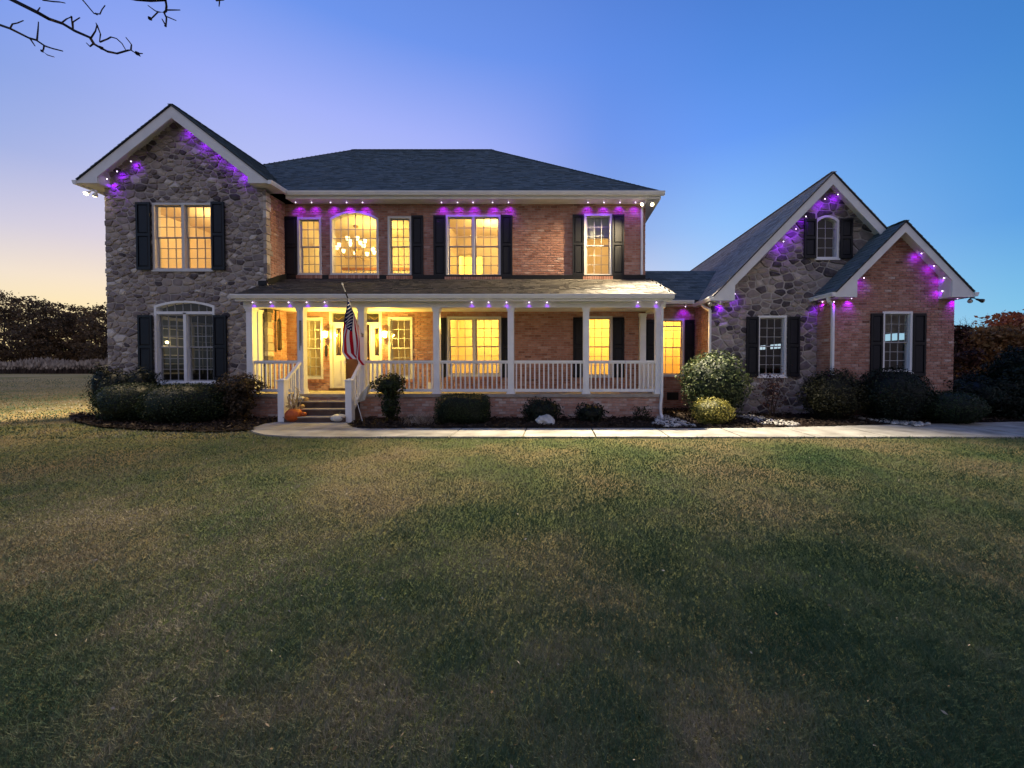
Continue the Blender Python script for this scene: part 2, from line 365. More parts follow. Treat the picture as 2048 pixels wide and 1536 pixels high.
def stone_wall(pl, poly, holes, cu=.33, cv=.215, near=None, seed=3, gap=.008, skip=None, ts=0):
    rg = random.Random(seed)
    umin, umax = min(p[0] for p in poly), max(p[0] for p in poly); vmin, vmax = min(p[1] for p in poly), max(p[1] for p in poly)
    seeds = []; tries = 0; grid = {}
    target = int((umax - umin) * (vmax - vmin) / (cu * cv) * 1.0)
    for _ in range(target * 30):
        u, v = rg.uniform(umin, umax), rg.uniform(vmin, vmax)
        if not inside(poly, u, v) or any(inside(h, u, v) for h in holes) or (skip and skip(u, v)): continue
        s = rg.choice((.4, .5, .7, .9, 1.2, 1.5)); g = (int(u / .3), int(v / .3)); ok = True
        for i in range(-2, 3):
            for j in range(-2, 3):
                for (a, b, q) in grid.get((g[0] + i, g[1] + j), ()):
                    if math.hypot((a - u) / cu, (b - v) / cv) < .43 * (s + q): ok = False
        if ok: seeds.append((u, v)); grid.setdefault(g, []).append((u, v, s))
    k2 = (cu / cv) ** 2
    for (u, v) in seeds:
        cell = [(u - .6, v - .5), (u + .6, v - .5), (u + .6, v + .5), (u - .6, v + .5)]
        nb = sorted((q for q in seeds if q != (u, v) and abs(q[0] - u) < 1.1 and abs(q[1] - v) < .9), key=lambda q: (q[0] - u) ** 2 + k2 * (q[1] - v) ** 2)[:22]
        for (a, b) in nb:
            nx, ny = a - u, (b - v) * k2; ln = math.hypot(nx, ny); nx /= ln; ny /= ln
            cell = clip(cell, (u + a) / 2 - nx * gap, (v + b) / 2 - ny * gap, nx, ny)
            if len(cell) < 3: break
        n = len(poly)
        for i in range(n):
            (a, b), (c, d) = poly[i], poly[(i + 1) % n]; ln = math.hypot(c - a, d - b)
            cell = clip(cell, a, b, (d - b) / ln, -(c - a) / ln) if len(cell) > 2 else cell
        for h in holes:
            best = None
            for i in range(len(h)):
                (a, b), (c, d) = h[i], h[(i + 1) % len(h)]; ln = math.hypot(c - a, d - b)
                nx, ny = (d - b) / ln, -(c - a) / ln; dist = (u - a) * nx + (v - b) * ny
                if best is None or dist > best[0]: best = (dist, a, b, nx, ny)
            if len(cell) > 2: cell = clip(cell, best[1], best[2], -best[3], -best[4])
        if len(cell) < 3: continue
        ar = abs(sum(cell[i][0] * cell[(i + 1) % len(cell)][1] - cell[(i + 1) % len(cell)][0] * cell[i][1] for i in range(len(cell)))) / 2
        if ar < .004: continue
        cc = []                                          # knock the corners off
        for i in range(len(cell)):
            a, b = cell[i], cell[(i + 1) % len(cell)]
            if math.hypot(a[0] - b[0], a[1] - b[1]) < .05: cc.append(((a[0] + b[0]) / 2, (a[1] + b[1]) / 2)); continue
            for t in (.08, .92): cc.append((a[0] + (b[0] - a[0]) * t, a[1] + (b[1] - a[1]) * t))
        n = len(cc); mu, mv = sum(p[0] for p in cc) / n, sum(p[1] for p in cc) / n
        dep = rg.uniform(.014, .048); tl, tv = rg.uniform(-.05, .05), rg.uniform(-.05, .05)
        vs = [pl.p(p[0], p[1], -.01) for p in cc]
        for p in cc:
            q = (mu + (p[0] - mu) * .88, mv + (p[1] - mv) * .88)
            vs.append(pl.p(q[0], q[1], dep * rg.uniform(.7, 1) + (q[0] - mu) * tl + (q[1] - mv) * tv))
        vs.append(pl.p(mu + rg.uniform(-.02, .02), mv, dep + rg.uniform(0, .018)))
        fs = [(i, (i + 1) % n, n + (i + 1) % n, n + i) for i in range(n)] + [(n + i, n + (i + 1) % n, 2 * n) for i in range(n)]
        tone = min(1, max(0, rg.gauss(.5, .24) + ts))
        if near: loose_stones.append((ar * near, vs, fs, tone))
        else: stone_mb.add(vs, fs, tone)

def shingles(pl, poly, m, parent, w=.30, h=.145, seed=1):
    rg = random.Random(seed); b = MB()
    for (u0, u1, v0, v1, k) in rows(poly, [], w, h, .004, .37):
        if rg.random() < .5 and u1 - u0 > .2:
            c = u0 + (u1 - u0) * rg.uniform(.35, .65); parts = [(u0, c - .003), (c + .003, u1)]
        else: parts = [(u0, u1)]
        for (a, c) in parts:
            th = rg.choice((.012, .016, .022)); dz = rg.uniform(-.006, .006)
            b.add([pl.p(a, v0 + dz, .001), pl.p(c, v0 + dz, .001), pl.p(c, v1 + .02, .001), pl.p(a, v1 + .02, .001),
                   pl.p(a, v0 + dz, th), pl.p(c, v0 + dz, th), pl.p(c, v1 + .02, .003), pl.p(a, v1 + .02, .003)], QF, min(1, max(0, rg.gauss(.5, .13))))
    return b.build('shingles', m, parent, 'stuff')
def roof_slope(pts, m, seed, thick=.028, ceil=True):
    """pts: eave left, eave right, then the top edge right to left (seen from outside)"""
    P = [Vector(p) for p in pts]; u = (P[1] - P[0]).normalized(); n = u.cross(P[2] - P[1]).normalized()
    v = n.cross(u); pl = Plane(P[0], u, v, n)
    poly = [((p - P[0]).dot(u), (p - P[0]).dot(v)) for p in P]
    b = MB(); b.prism(poly, lambda a, c: pl.p(a, c, -thick), lambda a, c: pl.p(a, c, 0))
    r = b.build('roof', M_FLASH, house); shingles(pl, poly, m, r, seed=seed); return r
def cap_line(a, b, m, w=.15):
    a = Vector(a); b = Vector(b); n = max(1, int((b - a).length / .22)); mb = MB(); rg = random.Random(5)
    for i in range(n):
        p, q = a.lerp(b, i / n), a.lerp(b, min(1, (i + 1) / n + .003))
        mb.bar(p + Vector((0, 0, .0)), q + Vector((0, 0, .008)), w, .016, rg.gauss(.45, .15))
    return mb.build('ridge_cap', m, house)

# ---- windows
UNIT = bpy.data.meshes.new('pane'); UNIT.from_pydata([(0, 0, 0), (1, 0, 0), (1, 0, 1), (0, 0, 1), (0, .006, 0), (1, .006, 0), (1, .006, 1), (0, .006, 1)], [],
    [(0, 1, 2, 3), (5, 4, 7, 6), (4, 0, 3, 7), (1, 5, 6, 2), (3, 2, 6, 7), (4, 5, 1, 0)]); UNIT.materials.append(M_GLASS)
def pane(parent, x0, x1, y, z0, z1):
    o = bpy.data.objects.new('pane', UNIT); COL.objects.link(o); o.parent = parent
    o.location = (x0, y, z0); o.scale = (x1 - x0, 1, z1 - z0); return o
HOLES = {}
def window(key, Y, px0, px1, py0, py1, units=1, cols=3, rws=3, rise=0, hung=True, transom=0, sill='brick', frame_m=None, jamb=.16, arch_rows=None):
    x0, x1 = xx(px0, Y, (py0 + py1) / 2), xx(px1, Y, (py0 + py1) / 2); z0, z1 = zz(py1, Y), zz(py0, Y)
    fm = frame_m or M_FRAME
    HOLES.setdefault(key, []).append(archpoly(x0, x1, z0, z1, rise))
    HOLES.setdefault('r' + key, []).append(rect(x0, x1, z0, z1))
    pl = front(Y); b = MB(); fw = .055
    outer = archpoly(x0 - .012, x1 + .012, z0 - .012, z1 + .012, rise); inner = archpoly(x0 + fw, x1 - fw, z0 + fw, z1 - fw, rise * .92 if rise else 0)
    n = len(outer)
    for i in range(n):                       # casing, proud of the wall, jambs running back into it
        a, c, d, e = outer[i], outer[(i + 1) % n], inner[(i + 1) % n], inner[i]
        b.hexa([pl.p(*a, -jamb), pl.p(*c, -jamb), pl.p(*d, -jamb), pl.p(*e, -jamb), pl.p(*a, .035), pl.p(*c, .035), pl.p(*d, .035), pl.p(*e, .035)])
    mull = .085; ux = []
    wi = (x1 - x0 - 2 * fw - (units - 1) * mull) / units
    for k in range(units):
        a = x0 + fw + k * (wi + mull); ux.append((a, a + wi))
        if k: b.box(a - mull, a, Y - .028, Y + jamb, z0 + fw, z1 - fw - (transom or 0))
    zt = z1 - fw - transom
    if transom: b.box(x0 + fw, x1 - fw, Y - .028, Y + jamb, zt - .05, zt + .035)
    w = b.build('window', fm, house)
    zb = z0 + fw
    if sill == 'brick':
        k = int((x1 - x0 + .1) / .075); s = (x1 - x0 + .1) / k
        for i in range(k):
            u = x0 - .05 + i * s
            brick_mb.box(u, u + s - .01, Y - .06, Y + .02, z0 - .125 + rnd.uniform(-.004, .004), z0 - .02, rnd.gauss(.5, .15))
        MBs = MB(); MBs.box(x0 - .03, x1 + .03, Y - .05, Y + .01, z0 - .020, z0 + .012); MBs.build('sill', fm, w)
    else:
        MBs = MB(); MBs.box(x0 - .03, x1 + .03, Y - .07, Y + .01, z0 - .045, z0 + .004); MBs.build('sill', fm, w)
    mw = .017
    top_in = archpoly(x0 + fw, x1 - fw, z0 + fw, z1 - fw, rise * .92 if rise else 0)
    def ztop(x):
        if not rise: return z1 - fw
        wd = (x1 - x0) / 2 - fw; rr = rise * .92; r = (wd * wd + rr * rr) / (2 * rr); c = (x0 + x1) / 2
        return z1 - fw - r + math.sqrt(max(0, r * r - (x - c) ** 2))
    g = MB(); sb = MB()
    for (a, c) in ux:
        if hung:
            zm = (zb + zt) / 2; sw = .036
            for (lo, hi, y) in ((zm - .018, zt - (.05 if transom else 0), Y + .045), (zb, zm + .018, Y + .078)):
                sb.box(a, a + sw, y, y + .03, lo, hi); sb.box(c - sw, c, y, y + .03, lo, hi)
                sb.box(a + sw, c - sw, y, y + .03, lo, lo + sw); sb.box(a + sw, c - sw, y, y + .03, hi - sw, hi)
                px_, pz_ = (c - a - 2 * sw) / cols, (hi - lo - 2 * sw) / rws
                for i in range(1, cols): g.box(a + sw + i * px_ - mw / 2, a + sw + i * px_ + mw / 2, y + .004, y + .026, lo + sw, hi - sw)
                for j in range(1, rws): g.box(a + sw, c - sw, y + .006, y + .024, lo + sw + j * pz_ - mw / 2, lo + sw + j * pz_ + mw / 2)
                for i in range(cols):
                    for j in range(rws): pane(w, a + sw + i * px_ + mw / 2, a + sw + (i + 1) * px_ - mw / 2, y + .012, lo + sw + j * pz_ + mw / 2, lo + sw + (j + 1) * pz_ - mw / 2)
        else:                                   # fixed sash, the top row cut by the arch
            y = Y + .05; px_ = (c - a) / cols; hz = arch_rows or [zb + (z1 - fw - zb) * j / rws for j in range(rws + 1)]
            for i in range(1, cols):
                x = a + i * px_; g.box(x - mw / 2, x + mw / 2, y + .004, y + .026, zb, ztop(x) + .01)
            for j in range(1, len(hz) - 1): g.box(a, c, y + .006, y + .024, hz[j] - mw / 2, hz[j] + mw / 2)
            for i in range(cols):
                for j in range(len(hz) - 1):
                    xa, xb, za, zbb = a + i * px_ + mw / 2, a + (i + 1) * px_ - mw / 2, hz[j] + mw / 2, hz[j + 1] - mw / 2
                    if j < len(hz) - 2: pane(w, xa, xb, y + .012, za, zbb)
                    else:
                        q = MB(); pol = [(xa, za), (xb, za), (xb, ztop(xb)), ((xa + xb) / 2, ztop((xa + xb) / 2)), (xa, ztop(xa))]
                        q.prism(pol, lambda u, v: (u, y + .018, v), lambda u, v: (u, y + .012, v)); q.build('pane', M_GLASS, w)
    if transom:
        n = 7; y = Y + .05
        for i in range(n):
            xa = x0 + fw + (x1 - x0 - 2 * fw) * i / n; xb = x0 + fw + (x1 - x0 - 2 * fw) * (i + 1) / n
            if i: g.box(xa - mw / 2, xa + mw / 2, y + .004, y + .026, zt + .03, ztop(xa))
            q = MB(); pol = [(xa + mw / 2, zt + .036), (xb - mw / 2, zt + .036), (xb - mw / 2, ztop(xb - mw / 2)), (xa + mw / 2, ztop(xa + mw / 2))]
            q.prism(pol, lambda u, v: (u, y + .018, v), lambda u, v: (u, y + .012, v)); q.build('pane', M_GLASS, w)
    if sb.v: sb.build('sash', M_SASH, w)
    g.build('muntin_grid', M_SASH, w)
    return w, (x0, x1, z0, z1)
def shutter(Y, px0, px1, py0, py1):
    x0, x1 = xx(px0, Y, (py0 + py1) / 2), xx(px1, Y, (py0 + py1) / 2); z0, z1 = zz(py1, Y), zz(py0, Y)
    b = MB(); st = .055; zm = z0 + (z1 - z0) * .52
    if Y in (YW, YG): Y -= .05
    b.box(x0, x0 + st, Y - .058, Y - .018, z0, z1); b.box(x1 - st, x1, Y - .058, Y - .018, z0, z1)
    for a, c in ((z0, z0 + .09), (zm - .04, zm + .04), (z1 - .07, z1)): b.box(x0 + st, x1 - st, Y - .058, Y - .018, a, c)
    s = b.build('shutter', M_SHUT, house)
    for a, c in ((z0 + .09, zm - .04), (zm + .04, z1 - .07)):
        q = MB(); q.box(x0 + st, x1 - st, Y - .034, Y - .020, a, c)
        e = .035
        q.hexa([(x0 + st + e * .4, Y - .034, a + e * .4), (x1 - st - e * .4, Y - .034, a + e * .4), (x1 - st - e * .4, Y - .034, c - e * .4), (x0 + st + e * .4, Y - .034, c - e * .4),
                (x0 + st + e, Y - .05, a + e), (x1 - st - e, Y - .05, a + e), (x1 - st - e, Y - .05, c - e), (x0 + st + e, Y - .05, c - e)])
        q.build('panel', M_SHUTG, s)
    return s

# window schedule (photo survey, plane by plane)
W_WU = window('wing', YW, 308, 427, 407, 541, 2, sill='plain')
W_WL = window('wing', YW, 312, 431, 602, 766, 2, rise=.16, transom=.30, sill='plain', frame_m=M_TRIMW)
W_A = window('main', YM, 597, 643, 436, 550)
ARZ = [zz(p, YM) for p in (546, 530.5, 512, 494.5, 476, 458, 425)]
W_B = window('main', YM, 662, 757, 423, 550, 1, cols=6, hung=False, rise=.24, arch_rows=ARZ)
W_C = window('main', YM, 777, 823, 434, 551)
W_D = window('main', YM, 893, 1001, 431, 553, 2)
W_E = window('main', YM, 1169, 1223, 429, 552)
W_F = window('main', YM, 599, 646, 636, 757)
W_G = window('main', YM, 778, 825, 635, 757)
W_H = window('main', YM, 895, 1002, 634, 752, 2)
W_I = window('main', YM, 1170, 1224, 633, 754)
W_K = window('conn', YC, 1313, 1367, 638, 752, cols=3)
W_L = window('garage', YG, 1515, 1571, 632, 753, sill='plain', frame_m=M_TRIMW)
W_M = window('garage', YG, 1630, 1676, 432, 518, cols=2, rws=4, hung=False, rise=.16, sill='plain', frame_m=M_TRIMW)
W_N = window('gable', YB, 1764, 1822, 624, 745, frame_m=M_TRIMW, sill='plain')
for a in ((YW, 279, 307, 407, 541), (YW, 428, 454, 406, 541), (YW, 283, 311, 631, 762), (YW, 432, 458, 631, 760),
          (YM, 569, 596, 434, 556), (YM, 824, 847, 432, 554), (YM, 868, 892, 432, 554), (YM, 1002, 1025, 431, 554), (YM, 1145, 1168, 430, 552), (YM, 1224, 1248, 430, 552),
          (YM, 878, 894, 636, 755), (YM, 1003, 1020, 636, 755), (YM, 1146, 1169, 635, 755), (YM, 1225, 1248, 635, 755),
          (YC, 1289, 1312, 640, 752), (YC, 1369, 1390, 640, 752), (YG, 1490, 1514, 634, 753), (YG, 1572, 1596, 634, 753),
          (YG, 1605, 1629, 440, 518), (YG, 1677, 1701, 439, 518), (YB, 1739, 1763, 627, 752), (YB, 1823, 1849, 627, 752)):
    shutter(*a)

# ---- key levels
ZE = zz(383, 12.15); Z_WE = ZE + .03
XWL, XWR = xx(213, YW, 560), xx(534, YW, 560); XMR = xx(1290, YM, 480)
XGL = xx(1421, YG); XBL, XBR = xx(1661, YB), xx(1907, YB, 690)
FL = zz(788, YP - .1)                       # porch floor
# ---- gables
def gable(yf, ywall, yback, xc, za, xl, xr, ze, bw, ret, zs, m, seed, gut_to, plinth=None):
    """front-facing gable roof: slopes, rake boards with boxed returns, sloping soffits, side fascias and gutters"""
    for sgn, xe in ((-1, xl), (1, xr)):
        pts = [(xe, yf - .03, ze), (xe, yback, ze), (xc, yback, za), (xc, yf - .03, za)]
        if sgn < 0: pts = [(xe, yback, ze), (xe, yf - .03, ze), (xc, yf - .03, za), (xc, yback, za)]
        roof_slope(pts, m, seed + sgn)
        sl = (za - ze) / abs(xe - xc); k = math.hypot(1, sl)
        dz = bw * k                                   # vertical drop of the board's lower edge
        o = .032 * k
        xi = xe - sgn * ret
        pol = [(xc, za - o), (xe, ze - o), (xe, zs), (xi, zs), (xi, max(zs + .01, za - abs(xi - xc) * sl - o - dz)), (xc, za - o - dz)]
        b = MB(); b.prism(pol, lambda u, v: (u, yf + .035, v), lambda u, v: (u, yf, v)); b.build('rake_board', M_TRIM, house)
        b = MB(); off = o + .03                       # soffit under the overhang, following the slope
        a1, a2 = (xc, za - off - .03), (xe, ze - off - .03)
        b.hexa([(a1[0], yf + .035, a1[1] - .02), (a2[0], yf + .035, a2[1] - .02), (a2[0], ywall, a2[1] - .02), (a1[0], ywall, a1[1] - .02),
                (a1[0], yf + .035, a1[1]), (a2[0], yf + .035, a2[1]), (a2[0], ywall, a2[1]), (a1[0], ywall, a1[1])]); b.build('soffit', M_TRIM, house)
        b = MB(); xs0, xs1 = sorted((xe, xi)); b.box(xs0, xs1, yf + .035, gut_to[sgn > 0], zs, zs + .02); b.build('soffit', M_TRIM, house)
        b = MB(); b.box(xi - .015, xi + .015, yf + .035, ywall, zs + .02, max(zs + .1, za - abs(xi - xc) * sl - off - .06)); b.build('return_side', M_TRIM, house)
        g = MB(); x0 = xe + sgn * .005; pr = [(x0, ze - .02), (x0 + sgn * .12, ze - .02), (x0 + sgn * .12, ze - .05), (x0 + sgn * .085, ze - .135), (x0, ze - .135)]
        g.prism(pr, lambda u, v: (u, gut_to[sgn > 0], v), lambda u, v: (u, yf - .02, v)); g.build('gutter', M_TRIMW, house)
        f = MB(); f.box(min(xe, xe - sgn * .03), max(xe, xe - sgn * .03), yf + .035, gut_to[sgn > 0], zs, ze - .05); f.build('fascia', M_TRIM, house)
    cap_line((xc, yf - .03, za), (xc, yback, za), m)

pw = at(342, 209, 11.43); ZWA = pw.z; XWC = pw.x
XWEL, XWER = xx(160, 11.43, 357), xx(536, 11.43, 357)
SW = (ZWA - Z_WE) / (XWER - XWC)
gable(11.43, YW, 15.2, XWC, ZWA, XWC - (XWER - XWC), XWER, Z_WE, .27, .60, zz(366, 11.43), M_SHING, 10, (12.2, 12.15))
pg = at(1667, 344, 11.6); ZGA = pg.z; XGC = pg.x; XGEL = xx(1426, 11.6, 597); ZGE = zz(592, 11.6); SG = (ZGA - ZGE) / (XGC - XGEL)
gable(11.6, YG, 24.7, XGC, ZGA, XGEL, 2 * XGC - XGEL, ZGE, .22, .66, zz(601, 11.6), M_SHINGG, 20, (13.0, 24.7))
pb = at(1812, 441, 11.0); ZBA = pb.z; XBC = pb.x; XBEL, XBER = xx(1671, 11.0, 587), xx(1962, 11.0, 584); ZBE = zz(583, 11.0); SB = (ZBA - ZBE) / (XBC - XBEL)
gable(11.0, YB, 13.2, XBC, ZBA, XBEL, 2 * XBC - XBEL, ZBE, .19, .62, zz(594, 11.0), M_SHING, 30, (YG, 11.9))

# ---- main hip roof
XEL, XER = -14.25, xx(1322, 12.15, 383); YBK = 24.55; YR = (12.15 + YBK) / 2
rl, rr = at(705, 303, YR), at(985, 298, YR); ZR = (rl.z + rr.z) / 2; A, B_ = Vector((rl.x, YR, ZR)), Vector((rr.x, YR, ZR))
e1, e2, e3, e4 = Vector((XEL, 12.15, ZE)), Vector((XER, 12.15, ZE)), Vector((XER, YBK, ZE)), Vector((XEL, YBK, ZE))
roof_slope([e1, e2, B_, A], M_SHING, 1); roof_slope([e2, e3, B_], M_SHING, 2); roof_slope([e3, e4, A, B_], M_SHING, 3); roof_slope([e4, e1, A], M_SHING, 4)
for a, b in ((A, B_), (e2, B_), (e1, A), (e3, B_), (e4, A)): cap_line(a, b, M_SHING)
XIC = XWER
b = MB(); b.box(XIC, XER - .02, 12.18, YM, ZE - .21, ZE - .19); b.build('soffit', M_TRIM, house)
b = MB(); b.box(XIC, XER, 12.16, 12.19, ZE - .22, ZE - .05); b.build('fascia', M_TRIM, house)
b = MB(); b.box(XER - .03, XER, 12.2, YBK, ZE - .22, ZE - .05); b.build('fascia', M_TRIM, house)
b = MB(); b.box(XMR, XER - .03, 12.62, YBK - .4, ZE - .21, ZE - .19); b.build('soffit', M_TRIM, house)
def gutter(x0, x1, y, z):
    g = MB(); g.prism([(y, z - .02), (y - .12, z - .02), (y - .12, z - .05), (y - .085, z - .135), (y, z - .135)], lambda u, v: (x0, u, v), lambda u, v: (x1, u, v))
    return g.build('gutter', M_TRIMW, house)
gutter(XIC + .12, XER + .1, 12.15, ZE)

# ---- porch
XPL, XPR = xx(470, 10.85, 592), xx(1345, 10.85, 592); ZPE = zz(588, 10.85); ZPT = zz(558, YM); XPT = xx(1297, YM, 558)
roof_slope([(XPL, 10.85, ZPE), (XPR, 10.85, ZPE), (XPT, YM, ZPT), (XPL - .05, YM, ZPT)], M_SHINGB, 7)
roof_slope([(XPR, 10.85, ZPE), (XPR + .02, YM, ZPE), (XPT, YM, ZPT)], M_SHINGB, 8)
cap_line((XPR, 10.85, ZPE), (XPT, YM, ZPT), M_SHINGB, .2)
gutter(XPL - .05, XPR + .03, 10.85, ZPE)
sp = (ZPT - ZPE) / (YM - 10.85); zw = ZPE + sp * (YW - 10.85)
b = MB(); b.box(XPL, XWR + .05, YW - .09, YW - .055, zw - .0, zw + .13); b.build('flashing', M_FLASH, house)
b = MB(); b.bar((XWR + .045, YW - .05, zw + .09), (XWR + .045, YM - .02, ZPT + .09), .03, .16); b.build('flashing', M_FLASH, house)
b = MB(); b.box(XWR + .06, XMR + .01, YM - .055, YM - .02, ZPT - .02, ZPT + .12); b.build('flashing', M_FLASH, house)
ZB0, ZB1 = zz(615, YP - .1), zz(599, YP - .1)
XFL, XFR = xx(497, YP), xx(1325, YP)
b = MB(); b.box(XFL - .06, XFR + .06, YP - .11, YP + .11, ZB0, ZPE - .15); b.build('porch_beam', M_TRIM, house)
b = MB(); b.box(XPL, XPR, 10.86, YP - .112, ZPE - .17, ZPE - .145); b.build('soffit', M_TRIM, house)
b = MB(); b.box(XPL, XPR, 10.84, 10.865, ZPE - .2, ZPE - .03); b.build('fascia', M_TRIM, house)
b = MB(); b.box(XFR - .18, XFR + .06, YP + .112, YM - .02, ZB0, ZPE - .15); b.build('porch_beam', M_TRIM, house)
ceiling = MB()
nb = int((YM - YP) / .14)
for i in range(nb):
    y0 = YP + .112 + (YM - YP - .12) * i / nb; ceiling.box(XWR + .03 if y0 > YW - .2 else XFL, XFR - .182, y0 + .003, y0 + (YM - YP - .12) / nb - .003, ZB0 + .08, ZB0 + .10)
ceiling.box(XFL, XFR - .182, YP + .112, YM - .02, ZB0 + .102, ZB0 + .11)
ceiling.build('porch_ceiling', M_TRIMW, house)
b = MB(); b.box(XFL - .1, XFR + .02, YP - .12, YP + .3, FL - .09, FL); b.box(XFL - .1, XFR + .02, YP + .3, YW - .07, FL - .09, FL); b.box(XWR + .03, XFR + .02, YW - .07, YM - .014, FL - .09, FL)
b.build('porch_floor', M_TREAD, house)
# porch skirt of brick
SK = front(YP - .06)
holes = [rect(xx(604, YP - .06), xx(724, YP - .06), -.1, FL)]
sheet(SK, rect(XFL - .02, XFR, -.15, FL - .09), [], M_MORTAR, 'wall', house)
brick_wall(SK, rect(XFL - .02, XFR, -.15, FL - .10), [], near=lambda u, v: F / (YP - .06), ts=.24)
sd = Plane((XFR, 0, 0), (0, 1, 0), (0, 0, 1), (1, 0, 0)); sheet(sd, rect(YP - .06, YM, -.15, FL - .09), [], M_MORTAR, 'wall', house); brick_wall(sd, rect(YP - .05, YM, -.15, FL - .10), [])
# columns
def column(x, y, w, z0, z1, half=False):
    b = MB(); h = w / 2; b.box(x - h, x + h, y - h, y + h, z0 + .14, z1 - .10)
    c = b.build('column', M_TRIMW, house)
    q = MB(); q.box(x - h - .035, x + h + .035, y - h - .035, y + h + .035, z0, z0 + .035); q.box(x - h - .018, x + h + .018, y - h - .018, y + h + .018, z0 + .035, z0 + .14); q.build('base', M_TRIMW, c)
    q = MB(); q.box(x - h - .015, x + h + .015, y - h - .015, y + h + .015, z1 - .10, z1 - .04); q.box(x - h - .03, x + h + .03, y - h - .03, y + h + .03, z1 - .04, z1); q.build('capital', M_TRIMW, c)
    return c
CPX = [503, 604, 725, 874, 1022, 1172, 1316]; CX_ = [xx(p, YP) for p in CPX]
for x in CX_: column(x, YP, .175, FL, ZB0)
XRC = xx(1285, YM - .12); column(XRC, YM - .12, .19, FL, ZB0)
XLC = xx(524, YW + .02); column(XLC, YW - .15, .19, FL, ZB0)
# railings: top and bottom rail with separate balusters
bal = MB(); bal.box(-.019, .019, -.019, .019, 0, 1); BALO = bal.build('baluster', M_TRIMW, house); BAL = BALO.data; bpy.data.objects.remove(BALO)
def railing(p, q, name='railing'):
    p, q = Vector(p), Vector(q); d = q - p; ln = Vector((d.x, d.y, 0)).length
    zt, zb = .97, .10
    b = MB(); b.bar(p + Vector((0, 0, zt - .03)), q + Vector((0, 0, zt - .03)), .085, .055); b.bar(p + Vector((0, 0, zt - .075)), q + Vector((0, 0, zt - .075)), .04, .035)
    r = b.build(name, M_TRIMW, house)
    b = MB(); b.bar(p + Vector((0, 0, zb)), q + Vector((0, 0, zb)), .05, .085); b.build('bottom_rail', M_TRIMW, r)
    n = max(2, round(ln / .13))
    for i in range(n):
        t = (i + .5) / n; c = p + d * t
        o = bpy.data.objects.new('baluster', BAL); COL.objects.link(o); o.parent = r
        o.location = c + Vector((0, 0, zb + .03)); o.scale = (1, 1, zt - zb - .11)
        o.rotation_euler = (0, 0, math.atan2(d.y, d.x))
    return r
for i in (0, 2, 3, 4, 5): railing((CX_[i] + .09, YP, FL), (CX_[i + 1] - .09, YP, FL))
railing((CX_[6], YP + .1, FL), (XRC + .06, YM - .22, FL))
# stairs
XS0, XS1 = CX_[1] + .08, CX_[2] - .06; YN = 10.47
for k in range(3):
    z1 = FL - FL * (k + 1) / 4; y1 = YP - .12 - .26 * k; y0 = y1 - .26
    b = MB(); b.box(XS0, XS1, y0, YP - .065 if k == 0 else y1 + .0, -.05, z1 - .03); s = b.build('step', M_STEP, house)
    q = MB(); q.box(XS0 - .01, XS1 + .01, y0 - .025, y1 + .02, z1 - .03, z1); q.build('tread', M_TREAD, s)
for px, cxn in ((566, CX_[1]), (700, CX_[2])):
    x = xx(px, YN, 800); x = x * .55 + (cxn) * .45 if False else x
    b = MB(); b.box(x - .085, x + .085, YN - .085, YN + .085, -.03, zz(762, YN)); nw = b.build('newel', M_TRIMW, house)
    q = MB(); zt = zz(762, YN); q.box(x - .11, x + .11, YN - .11, YN + .11, zt, zt + .03); q.hexa([(x - .09, YN - .09, zt + .03), (x + .09, YN - .09, zt + .03), (x + .09, YN + .09, zt + .03), (x - .09, YN + .09, zt + .03), (x - .02, YN - .02, zt + .07), (x + .02, YN - .02, zt + .07), (x + .02, YN + .02, zt + .07), (x - .02, YN + .02, zt + .07)])
    q.build('cap', M_TRIMW, nw)
    railing((x, YN + .09, zt - .95), (cxn, YP - .09, FL - .02))

# ---- walls
Z0W = -.15
def gtop(zap, s, xc, x, drop=.10): return zap - s * abs(x - xc) - drop
wp = [(XWL, Z0W), (XWR, Z0W), (XWR, min(gtop(ZWA, SW, XWC, XWR), 20)), (XWC, ZWA - .10), (XWL, gtop(ZWA, SW, XWC, XWL))]
sheet(front(YW), wp, HOLES['wing'], M_SMORTAR, 'wall', house)
stone_wall(front(YW), wp, HOLES['wing'], near=F / YW, seed=4, gap=.013, ts=.06)
mp = rect(XWR, XMR, FL - .3, ZE - .212)
DX0, DX1, DZ1 = xx(660, YM), xx(764, YM), zz(621, YM)
mh = HOLES['main'] + [rect(DX0, DX1, FL + .0, DZ1)]
sheet(front(YM), mp, mh, M_MORTAR, 'wall', house)
brick_wall(front(YM), mp, mh)
ws = Plane((XWR, 0, 0), (0, 1, 0), (0, 0, 1), (1, 0, 0))
sheet(ws, rect(YW, YM, Z0W, ZE - .18), [], M_MORTAR, 'wall', house); brick_wall(ws, rect(YW + .16, YM, Z0W, ZE - .2), [])
# jagged stone quoins returning round the wing corner
z = Z0W; rg = random.Random(8)
while z < ZE - .3:
    h = rg.uniform(.12, .3); dpt = rg.uniform(.1, .24); n = 4
    stone_mb.hexa([(XWR - .06, YW - .05, z), (XWR + rg.uniform(.03, .05), YW - .05, z + .01), (XWR + .03, YW + dpt, z + .01), (XWR - .06, YW + dpt, z),
                   (XWR - .06, YW - .05, z + h), (XWR + rg.uniform(.03, .05), YW - .045, z + h - .01), (XWR + .03, YW + dpt - .02, z + h - .01), (XWR - .06, YW + dpt, z + h)], min(1, max(0, rg.gauss(.55, .25))))
    z += h + .012
sheet(Plane((XMR, 0, 0), (0, 1, 0), (0, 0, 1), (1, 0, 0)), rect(YM, 24.1, Z0W, ZE - .2), [], M_MORTAR, 'wall', house)
brick_wall(Plane((XMR, 0, 0), (0, 1, 0), (0, 0, 1), (1, 0, 0)), rect(YM, 24.1, 0, ZE - .2), [])
